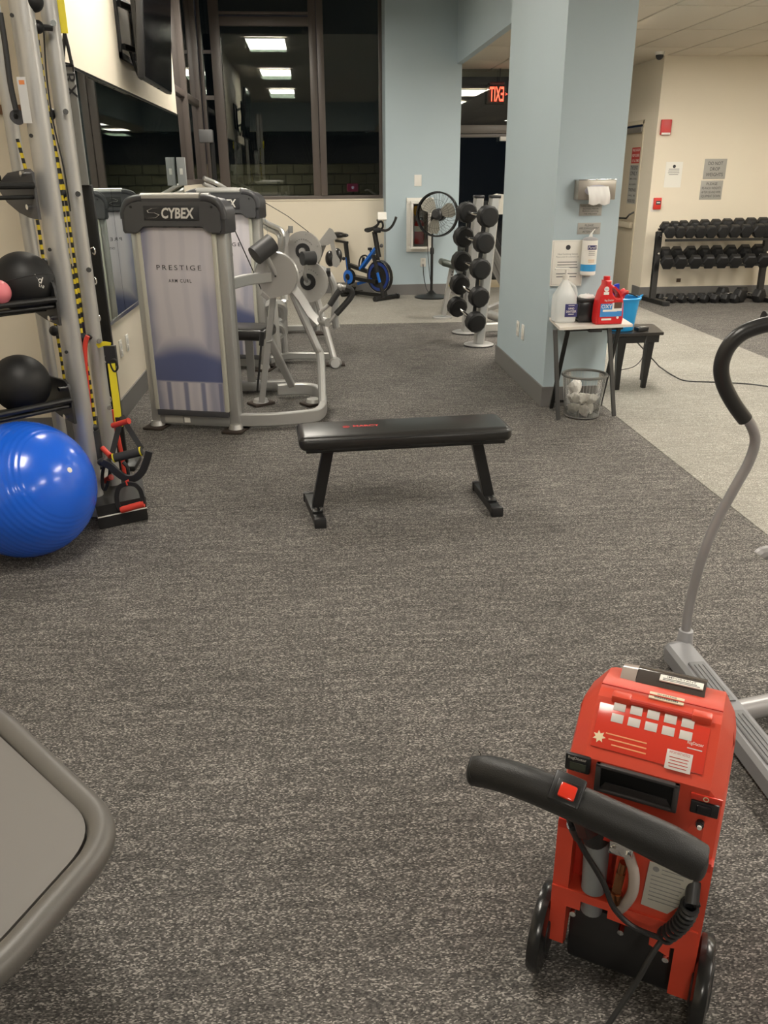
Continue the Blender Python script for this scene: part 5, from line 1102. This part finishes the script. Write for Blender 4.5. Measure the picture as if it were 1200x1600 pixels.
def hexdb(loc, d, s_1, label, group):
    global hexd
    if hexd is None:
        hexd = thing('hex_dumbbell', '', 'dumbbell', (0, 0, 0)); Lh = .115
        for sg in (-1, 1):
            P('weight_head', MB().lathe([(.035, -.06), (.058, -.05), (.072, -.03), (.072, .035), (.060, .05), (.03, .054)] if sg > 0 else [(.03, -.054), (.060, -.05), (.072, -.035), (.072, .03), (.058, .05), (.035, .06)], (sg*Lh, 0, 0), X1, 6), rubber, hexd, w_=False, ang=20)
        P('handle', MB().lathe([(.015, -.07), (.019, 0), (.015, .07)], (0, 0, 0), X1, 14), chrome, hexd, w_=False)
        o = hexd
    else: o = dup(hexd)
    o.location = loc; o.rotation_euler = d.to_track_quat('X', 'Z').to_euler(); o.scale = (min(1.15, s_1), s_1, s_1); o['label'] = label; o['group'] = group
nth = ['first', 'second', 'third', 'fourth', 'fifth', 'sixth', 'seventh', 'eighth', 'ninth', 'tenth']
up_f = [1047.5, 1063, 1078, 1094.5, 1111, 1129.5, 1148, 1165.6, 1186, 1199]; up_b = [1039, 1053, 1067, 1083.5, 1100, 1117.5, 1135, 1153.6, 1172, 1191]
for i in range(10):
    A = W(up_f[i], 364-.4*i, 10.84); B2 = W(up_b[i], 354-.5*i, 11.13); hexdb((A+B2)/2, A-B2, 1.04+.03*i, f'black hex dumbbell with chrome grip, {nth[i]} from the left on the upper rack tier', 'hex dumbbells on the upper tier')
lo_f = [1043, 1064, 1087, 1108, 1128.5, 1149, 1172, 1194]; lo_b = [1039, 1056, 1078, 1099, 1118.6, 1140.5, 1162.5, 1183]
for i in range(8):
    A = W(lo_f[i], 411-.4*i, 10.84); B2 = W(lo_b[i], 395-.6*i, 11.13); hexdb((A+B2)/2, A-B2, 1.26+.008*i, f'black hex dumbbell with chrome grip, {nth[i]} from the left on the lower rack tier', 'hex dumbbells on the lower tier')
for i, x in enumerate((1040, 1056, 1073, 1090, 1106, 1122, 1136)):
    s_1 = .80+.02*i; p = F(x, 466-.2*i, .066*s_1); hexdb(p, V((.55, -.85, 0)), s_1, f'small black hex dumbbell on the floor, {nth[i]} from the left under the rack', 'small hex dumbbells on the floor')
for i, (x, y) in enumerate(((1142, 460), (1172, 460))):
    p = F(x, y, .09); hexdb(p, V((.45, -.9, 0)), 1.3, ['largest floor dumbbell, left one, at the right of the small floor dumbbells', 'largest floor dumbbell, right one, beside the rack post'][i], 'large hex dumbbells on the floor')
# ================================================================== RIDER / STEPPER FRAME at the right
el = thing('stepper_machine', 'grey exercise stepper frame with tall curved foam handle at the right edge', 'exercise machine', (1.3, 2.2, 0))
hp = [(1070, 1002, 2.46), (1074, 965, 2.46), (1083, 920, 2.46), (1100, 862, 2.45), (1122, 810, 2.45), (1148, 762, 2.44), (1170, 722, 2.43), (1180, 688, 2.42), (1173, 663, 2.42), (1160, 646, 2.41)]
P('handle_tube', MB().tube(Wp(hp, 0), .0165, n=14, sm=5), mat('tube_grey', (.34, .33, .33), .35, .3), el)
hp2 = [(1164, 655, 2.415), (1146, 630, 2.41), (1131, 600, 2.41), (1127, 572, 2.41), (1136, 545, 2.40), (1155, 524, 2.39), (1180, 512, 2.38), (1215, 504, 2.36), (1260, 500, 2.3)]
P('foam_grip', MB().tube(Wp(hp2, 0), .0235, n=16, sm=5), mat('foam_gloss', (.022, .022, .022), .33), el)
P('end_knob', MB().tube(Wp([(1193, 497), (1230, 497)], 2.55), .022, n=14), blackp, el)
P('grey_elbow', MB().tube(Wp([(1188, 868), (1196, 864), (1230, 866)], 2.2), .022, sm=3), mat('tube_grey', (.34, .33, .33), .35, .3), el)
sk = W(1070, 1000, 2.46)
P('socket', MB().lathe([(.03, -.03), (.027, .01), (.024, .04), (.018, .042)], sk, Z1, 20), greyp, el)
b0, b1 = F(1062, 1006, .085), F(1225, 1210, .085); dd = (b1-b0).normalized(); nr = dd.cross(Z1)
P('base_rail', MB().bar([b0-Z1*.035, b0+(b1-b0)*.5-Z1*.03, b1+dd*.3-Z1*.035], .10, .07, bev=.35), mat('rail_grey', (.24, .24, .25), .4, .2), el)
P('rail_nose', MB().sph(b0-Z1*.035, .05, (1, 1, .7)), mat('rail_grey', (.24, .24, .25), .4, .2), el)
P('rail_edge', MB().bar([b0+nr*-.052-Z1*.05, b1+dd*.3+nr*-.052-Z1*.05], .012, .02), white, el)
for a_, k in ((.13, .22), (.40, .24)):
    p = b0+dd*a_; q_ = b0+dd*(a_+k); pd = P('tread', MB().bar([p+Z1*.004, q_+Z1*.004], .055, .012, bev=.5), greyd, el)
    for s_1 in (-.014, 0, .014): P('tread_rib', MB().bar([p+nr*s_1+Z1*.011+dd*.02, q_+nr*s_1+Z1*.011-dd*.02], .004, .004), greyd, pd)
cr0 = b0+dd*.36-Z1*.03; P('cross_tube', MB().tube([cr0, cr0+V((.6, .12, 0))], .034, n=16), mat('tube_grey', (.34, .33, .33), .35, .3), el)
e1, e2 = W(1230, 866, 2.2), W(1260, 500, 2.3); ce = cr0+V((.6, .12, 0))
tg = mat('tube_grey', (.34, .33, .33), .35, .3)
P('pedal_arm', MB().tube([e1, e1+V((.18, .0, .0)), V((ce.x-.12, ce.y, .30)), V((ce.x-.08, ce.y, .09))], .02, sm=5), tg, el)
P('console_mast', MB().tube([e2, e2+V((.12, .0, .01)), V((ce.x, 2.25, .95)), V((ce.x, ce.y, .45)), V((ce.x, ce.y, .05))], .024, sm=5), tg, el)
P('cross_foot', MB().bar([V((ce.x, ce.y-.35, .05)), V((ce.x, ce.y+.35, .05))], .09, .07, bev=.35), mat('rail_grey', (.24, .24, .25), .4, .2), el)
for d_ in (.05, .75): P('floor_pad', MB().cyl(b0+dd*d_-Z1*.084, b0+dd*d_-Z1*.06, .03), blackp, el)
# ================================================================== GREY PADDED BENCH END, lower left
ZP = .45
gp = thing('padded_platform', 'grey padded platform corner with thick rounded rim at the lower left', 'bench', (-.85, 1.3, 0))
def rounded(corners, rads, n=10):
    out = []; N = len(corners)
    for i in range(N):
        p0, p1, p2 = V(corners[i-1]), V(corners[i]), V(corners[(i+1) % N]); a = (p0-p1).normalized(); b = (p2-p1).normalized(); r_ = rads[i]
        s, e = p1+a*r_, p1+b*r_
        for k in range(n+1): t_ = k/n; out.append((1-t_)**2*s+2*t_*(1-t_)*p1+t_*t_*e)
    return out
cs = [(-.392, 1.215, ZP), (-.72, 1.62, ZP), (-1.45, 1.62, ZP), (-1.45, .40, ZP), (-1.20, .40, ZP)]
cs = [V(F(0, 1128, ZP))+V((-.5, .38, 0)), F(0, 1128, ZP), F(182, 1303, ZP), F(0, 1512, ZP), F(0, 1512, ZP)+V((-.45, -.5, 0)), V(F(0, 1128, ZP))+V((-.9, -.2, 0))]
cs = [V((c_2.x, c_2.y, ZP)) for c_2 in cs]
loop = rounded(cs, [.1, .05, .10, .05, .1, .1])
P('rim', MB().tube(loop, .026, n=16, closed=True), padg, gp)
cen = sum(loop, V())/len(loop)
ins = [p+(cen-p).normalized()*.029 for p in loop]
P('top_panel', MB().prism([p+Z1*.0 for p in ins], Z1*.012), mat('panel_vinyl', (.165, .155, .145), .45, bump=.06, bscale=500), gp)
P('under_panel', MB().prism([p-Z1*.022 for p in ins], Z1*.018), blackp, gp)
for x, y in ((-.95, 1.25), (-1.15, .9)): P('leg', MB().bar([(x, y, .004), (x, y, ZP-.02)], .05, .05, upv=Y1), blackm, gp)
# ================================================================== CARPET CLEANING MACHINE
O = V((.575, 1.19, 0)); RZ = math.radians(-30.1)
cm = thing('carpet_cleaner', 'red upright carpet cleaning machine with black handle and wheels, front right', 'carpet cleaner', O, RZ)
def cb_(lo, hi, bev=0): return MB().rng(lo, hi, bev)
def extr(poly, x0, x1):          # side profile (y, z) extruded over x
    return MB().prism([(x0, y, z) for y, z in poly], (x1-x0, 0, 0))
def tcol(poly, xs):              # side profile lofted over x stations: (x, dy, dz scale)
    b = MB(); R_ = [[b.bm.verts.new((x, y+iy*(1 if y < .1 else -1), z-iz*(1 if z > .45 else 0))) for y, z in poly] for x, iy, iz in xs]
    for i in range(len(R_)-1):
        for j in range(len(poly)): b.bm.faces.new((R_[i][j], R_[i][(j+1) % len(poly)], R_[i+1][(j+1) % len(poly)], R_[i+1][j]))
    b.bm.faces.new(R_[0][::-1]); b.bm.faces.new(R_[-1]); return b
up_prof = [(.0, .40), (-.004, .58), (.012, .60), (.085, .662), (.13, .668), (.22, .645), (.30, .60), (.34, .50), (.34, .40)]
P('upper_shell', tcol(up_prof, [(-.148, .03, .055), (-.142, .012, .035), (-.112, 0, 0), (.112, 0, 0), (.135, .012, .035), (.141, .03, .055)]), redp, cm, w_=False, ang=25)
P('side_shell', extr([(.0, .22), (.0, .41), (.33, .41), (.31, .16), (.24, .12), (.05, .12), (.03, .07), (.0, .09)], -.150, -.118), redp, cm, w_=False)
P('side_shell', extr([(.0, .06), (.0, .41), (.33, .41), (.31, .16), (.24, .12), (.04, .05)], .098, .140), redp, cm, w_=False)
P('back_plate', cb_((-.12, .045, .17), (.115, .33, .41)), redd, cm, w_=False)
P('center_web', MB().prism([(-.03, .0, .41), (.115, .0, .41), (.115, .0, .20), (.06, .0, .19), (.06, .0, .22), (-.035, .0, .22), (-.035, .0, .20)], (0, .05, 0)), redp, cm, w_=False)
P('lower_ledge', MB().prism([(-.150, -.004, .245), (.135, -.004, .245), (.135, -.004, .20), (.09, -.004, .185), (.09, -.004, .16), (.05, -.004, .175), (.05, -.004, .20), (-.035, -.004, .205), (-.035, -.004, .225), (-.09, -.004, .225), (-.09, -.004, .20), (-.150, -.004, .20)], (0, .06, 0)), redp, cm, w_=False)
P('motor_base', cb_((-.115, .035, .02), (.11, .34, .175), .01), blackp, cm, w_=False)
P('vacuum_foot', cb_((-.12, .30, .0), (.12, .42, .12), .02), mat('clear_dark', (.05, .05, .05), .2), cm, w_=False)
P('shoulder_step', MB().prism([(-.148, -.006, .42), (.136, -.006, .42), (.136, -.006, .40), (-.148, -.006, .40)], (0, .02, 0)), redd, cm, w_=False)
for sx, wx in ((-1, -.166), (1, .157)):
    wl = P('wheel', MB().lathe([(.02, -.016), (.075, -.016), (.092, -.012), (.095, -.004), (.095, .004), (.092, .012), (.075, .016), (.02, .016)], (wx, .022, .0955), X1, 40), mat('wheel_gloss', (.015, .015, .015), .22), cm, w_=False)
    P('wheel_hub', MB().lathe([(.045, -.02), (.05, -.018), (.05, .018), (.045, .02)], (wx, .022, .0955), X1, 24), blackp, wl, w_=False)
# slot (carry grip)
def onslope(x, t_, d=0.):   # point on the label slope: t 0..1 from lower edge to hinge
    a, b = V((x, .012, .60)), V((x, .085, .662)); n_ = V((0, -(b.z-a.z), (b.y-a.y))).normalized(); return a+(b-a)*t_+n_*d
sx_, su = X1, (V((0, .085, .662))-V((0, .012, .60))).normalized()
P('grip_slot', MB().rng((-.088, -.012, .515), (.062, -.001, .522), .002).rng((-.088, -.012, .570), (.062, -.001, .577), .002).rng((-.088, -.012, .515), (-.078, -.001, .577), .002).rng((.052, -.012, .515), (.062, -.001, .577), .002), mat('slot_grey', (.06, .055, .055), .45), cm, w_=False)
P('grip_pocket', cb_((-.078, -.0065, .522), (.052, -.0015, .570)), blackm, cm, w_=False)
P('grip_bar', MB().prism([(-.078, -.007, .522), (-.068, -.009, .538), (.042, -.009, .538), (.052, -.007, .522)], (0, .003, 0)), mat('slot_grey', (.06, .055, .055), .45), cm, w_=False)
def pl_(name, x, t_, w2, h2, m, th=.002, up_=.0012, bev=.0005, par=None):
    return P(name, MB().box(onslope(x, t_, up_), (w2, h2, th), rotm(X1, su), bev), m, par or cm, w_=False)
glossr = mat('label_gloss_red', (.62, .05, .03), .15)
pl_('instruction_label', -.005, .42, .20, .086, glossr)
M0 = Mx.Translation(O) @ Mx.Rotation(RZ, 4, 'Z')
def ctext(s, x, t_, h, m, wd, up_=.0026, **k): return text(s, M0 @ onslope(x, t_, up_), M0.to_3x3() @ X1, M0.to_3x3() @ su, h, m, cm, width=wd, **k)
picm = mat('picture_white', (.62, .58, .55), .35)
for r_ in range(2):
    for k in range(5): pl_('picture_square', -.068+k*.031, .86-r_*.24, .022, .0165, picm, .001, .0028)
for r_ in range(3): pl_('text_line', -.045+.004*r_, .28-r_*.10, .075-.006*r_, .0025, mat('orange_ink', (.75, .32, .14), .5), .0006, .0026)
ctext('RugDoctor', .075, .50, .006, white, .028); pl_('text_line', .075, .40, .026, .002, picm, .0006, .0026)
star = [(.012*(1 if k % 2 == 0 else .55)*math.cos(PI*k/7), .012*(1 if k % 2 == 0 else .55)*math.sin(PI*k/7)) for k in range(14)]
sc0 = onslope(-.093, .18, .002); P('star_badge', MB().prism([sc0+X1*x+su*y for x, y in star], rotm(X1, su) @ V((0, 0, .001))), mat('star_cream', (.75, .62, .40), .5), cm, w_=False)
pl_('notice_sticker', .052, .10, .045, .036, picm, .001, .003)
ctext('IMPORTANT NOTICE', .052, .24, .0045, redsign, .036, .0038)
for r_ in range(4): pl_('text_line', .052, .15-r_*.06, .034-.003*(r_ % 2), .0015, redsign, .0006, .0038)
# hinge bar and top parts
P('hinge_bar', MB().tube([onslope(-.075, 1.02, .004), onslope(.088, 1.02, .004)], .006, n=10), redd, cm, w_=False)
for x in (-.068, .078): P('hinge_block', MB().rng((x-.018, .077, .657), (x+.018, .10, .674), .004), redp, cm, w_=False)
P('serial_label', MB().rng((-.022, .108, .6665), (.042, .130, .6690)), mat('label_cream', (.65, .58, .42), .5), cm, w_=False)
g = MB()
for k in range(22): g.rng((-.012+k*.002, .111, .669), (-.012+k*.002+.001*(1+k % 2*.4), .120, .6693))
P('barcode_lines', g, ink, cm, w_=False)
text('01401508', M0 @ V((.01, .125, .6694)), M0.to_3x3() @ X1, M0.to_3x3() @ Y1, .005, ink, cm, width=.035)
tk = P('clear_dome', MB().sweep([(-.055, .20, .645), (.075, .20, .645)], [(.045*math.cos(2*PI*k/16), .022*math.sin(2*PI*k/16)) for k in range(16)], upv=Z1), mat('dome_smoke', (.06, .05, .045), .08), cm, w_=False)
P('dome_end', MB().sweep([(-.085, .20, .643), (-.055, .20, .645)], [(.043*math.cos(2*PI*k/16), .021*math.sin(2*PI*k/16)) for k in range(16)], upv=Z1), mat('dome_haze', (.30, .25, .22), .15), tk, w_=False)
P('dome_label', MB().rng((-.012, .178, .6660), (.07, .20, .6690), .0005), paper, tk, w_=False)
text('IMPORTANT', M0 @ V((.029, .194, .6694)), M0.to_3x3() @ X1, M0.to_3x3() @ Y1, .006, ink, tk, width=.055, off=.01)
for r_ in range(2): P('text_line', MB().rng((-.006, .181+r_*.005, .6690), (.064-.006*r_, .183+r_*.005, .6694)), ink, tk, w_=False)
P('lid_seam', MB().bar([(-.112, .118, .6695), (.112, .118, .6695)], .003, .002), redd, cm, w_=False)
# meters and buttons
mt_ = P('hour_meter', MB().rng((-.146, -.012, .545), (-.098, -.002, .583), .004), blackp, cm, w_=False)
P('meter_display', MB().rng((-.136, -.0135, .552), (-.106, -.012, .567)), mat('lcd', (.07, .08, .06), .2), mt_, w_=False)
text('RugDoctor', M0 @ V((-.123, -.0125, .576)), M0.to_3x3() @ X1, Z1, .006, white, mt_, width=.034, off=.012); text('ROUTE', M0 @ V((-.12, -.0125, .5485)), M0.to_3x3() @ X1, Z1, .003, inkg, mt_)
P('switch_recess', MB().rng((.084, -.008, .525), (.132, .001, .552), .002), blackp, cm, w_=False)
P('rocker_switch', MB().rng((.094, -.013, .529), (.120, -.006, .548), .003), mat('switch_black', (.01, .01, .012), .15), cm, w_=False)
P('switch_label', MB().rng((.082, -.0065, .555), (.135, -.002, .567), .0005), glossr, cm, w_=False)
P('switch_icon', MB().lathe([(.0035, 0), (.005, 0), (.005, .0006), (.0035, .0006)], (.108, -.0068, .561), -Y1, 16, cap=False), mat('star_cream', (.75, .62, .40), .5), cm, w_=False)
P('breaker_button', MB().cyl((.105, -.002, .505), (.105, -.012, .505), .007).cyl((.105, -.012, .505), (.105, -.016, .505), .0055), blackp, cm, w_=False)
P('breaker_cap', MB().cyl((.105, -.016, .505), (.105, -.020, .505), .004), white, cm, w_=False)
# handle
hl = [(-.262, -.20, .640), (-.225, -.205, .652), (-.165, -.21, .655), (-.09, -.21, .645), (-.015, -.21, .632), (.06, -.205, .612), (.112, -.20, .592)]
scl = [1.08, 1.2, 1.25, 1.3, 1.32, 1.42, 1.30]
pts = smooth_path(hl, 5); sc5 = []
for i in range(len(hl)-1): sc5 += [scl[i]+(scl[i+1]-scl[i])*k/5 for k in range(5)]
sc5.append(scl[-1])
hd = P('handle_grip', MB().sweep(pts, [(.021*math.cos(2*PI*k/18), .025*math.sin(2*PI*k/18)) for k in range(18)], sc_=sc5, upv=Z1), handlem, cm, w_=False)
P('end_cap', MB().sph(hl[0], .024, (.6, 1, 1.1)), handlem, hd, w_=False); P('end_cap', MB().sph(hl[-1], .0285, (.5, 1, 1.1)), handlem, hd, w_=False)
sw = V((-.100, -.214, .654)); sR = rotm(V((1, 0, -.16)), V((0, .55, .83)))
sR = rotm(V((1, 0, -.16)), V((0, .80, .60)))
P('switch_box', MB().box(sw+V((0, .0, .012)), (.052, .05, .035), sR, .004), blackp, hd, w_=False)
P('switch_bezel', MB().box(sw+sR@V((0, 0, .030)), (.04, .036, .006), sR, .002), blackm, hd, w_=False)
P('power_switch', MB().box(sw+sR@V((0, .001, .034)), (.027, .024, .012), sR, .003), mat('switch_red', (.70, .04, .02), .12), hd, w_=False)
P('trigger', MB().tube([(-.20, -.19, .635), (-.19, -.18, .618), (-.175, -.175, .622)], .009, sm=3), redd, hd, w_=False)
P('handle_ring', MB().lathe([(.0255, 0), (.0265, .001), (.0255, .002)], (-.262, -.2025, .655), (.97, -.05, .2), 18, cap=False), blackm, hd, w_=False)
# yoke plate under the handle with red decal
P('yoke', MB().prism([(-.15, -.195, .640), (.085, -.19, .595), (.06, -.08, .475), (.04, -.03, .425), (-.085, -.03, .435), (-.115, -.08, .50)], (0, .010, .012)), handlem, cm, w_=False)
P('yoke_decal', MB().prism([(-.10, -.165, .592), (.01, -.163, .573), (.0, -.075, .478), (-.088, -.078, .492)], (0, -.004, -.004)), mat('decal_red', (.42, .03, .02), .25), cm, w_=False)
for x in (-.085, .045): P('yoke_arm', MB().bar([(x, -.19, .62), (x, -.08, .47), (x*.9, .0, .42)], .022, .022, upv=X1), handlem, cm, w_=False)
P('steel_bracket', MB().rng((-.045, -.03, .395), (.0, -.022, .425), .002), chrome, cm, w_=False)
for x, z in ((-.037, .41), (-.008, .405), (-.06, .428), (.02, .412), (.075, .405), (.10, .43)):
    P('bolt', MB().cyl((x, -.036 if x > -.05 and x < 0 else -.008, z), (x, -.03 if x > -.05 and x < 0 else .0, z), .006, n=10), chrome, cm, w_=False)
for x, z in ((-.102, .19), (-.005, .185), (.085, .155)): P('bolt', MB().cyl((x, -.010, z), (x, .03, z), .0065, n=10), chrome, cm, w_=False)
# rear pocket contents
P('hose_tube', MB().cyl((-.075, .02, .415), (-.07, .012, .255), .026, .024, n=24).cyl((-.07, .02, .235), (-.07, .02, .19), .022), mat('tube_plastic_grey', (.20, .21, .22), .45), cm, w_=False)
P('tube_boot', MB().lathe([(.027, 0), (.029, .012), (.027, .02), (.029, .032), (.027, .04), (.029, .052), (.024, .07)], (-.077, .018, .375), (-.05, -.1, 1), 20), blackp, cm, w_=False)
P('clear_hose', MB().tube([(-.01, -.02, .40), (.006, -.028, .365), (.008, -.026, .315), (-.004, -.018, .27), (-.015, -.012, .245)], .0105, n=12, sm=5), mat('hose_clear', (.38, .33, .30), .25), cm, w_=False)
P('brass_coupling', MB().cyl((-.018, -.016, .345), (-.022, -.018, .295), .010, n=6).cyl((-.016, -.015, .37), (-.018, -.016, .345), .008).cyl((-.022, -.018, .295), (-.024, -.02, .27), .012), mat('brass', (.30, .13, .06), .25, .9), cm, w_=False)
rl = P('rating_label', MB().prism([(.03, -.006, .385), (.112, -.006, .385), (.10, -.006, .31), (.075, -.006, .272), (.025, -.006, .275)], (0, -.002, 0)), mat('label_silver', (.48, .47, .42), .4, .2), cm, w_=False)
P('rating_seal', MB().cyl((.043, -.008, .372), (.043, -.0088, .372), .006, n=16), inkg, rl, w_=False)
for r_ in range(9): P('text_line', MB().rng((.036+(.018 if r_ < 2 else 0), -.0088, .374-r_*.010), (.098-.004*(r_ % 3), -.008, .3755-r_*.010)), inkg, rl, w_=False)
# cord and coil
P('handle_cord', MB().tube([(-.105, -.19, .62), (-.11, -.12, .53), (-.10, -.08, .46), (-.085, -.06, .41), (-.045, -.05, .34), (-.02, -.045, .28), (.02, -.04, .245), (.075, -.04, .24)], .0055, n=8, sm=6), blackp, cm, w_=False)
P('cord_boot', MB().cyl((-.104, -.10, .50), (-.098, -.075, .45), .012, .008), blackp, cm, w_=False)
hx_ = []; 
for k in range(120):
    t_ = k/119; ce = V((.112-.035*t_*t_, -.02-.012*t_, .328-.088*t_)); ph = t_*9*2*PI
    hx_.append(ce+V((.014*math.cos(ph), .014*math.sin(ph), .003*math.sin(ph))))
P('coiled_cord', MB().tube(hx_, .0048, n=6), blackp, cm, w_=False)
P('cord_plug', MB().cyl((.112, .004, .362), (.114, -.020, .33), .013), blackp, cm, w_=False)
pcd = [M0 @ V(p) for p in [(.075, -.04, .24), (.06, -.06, .21), (.04, -.085, .15), (.01, -.12, .08), (-.02, -.16, .012), (-.05, -.24, .008), (-.09, -.36, .008)]]
P('power_cord', MB().tube(pcd, .0055, n=8, sm=6), mat('cord_black', (.02, .02, .02), .6), cm)
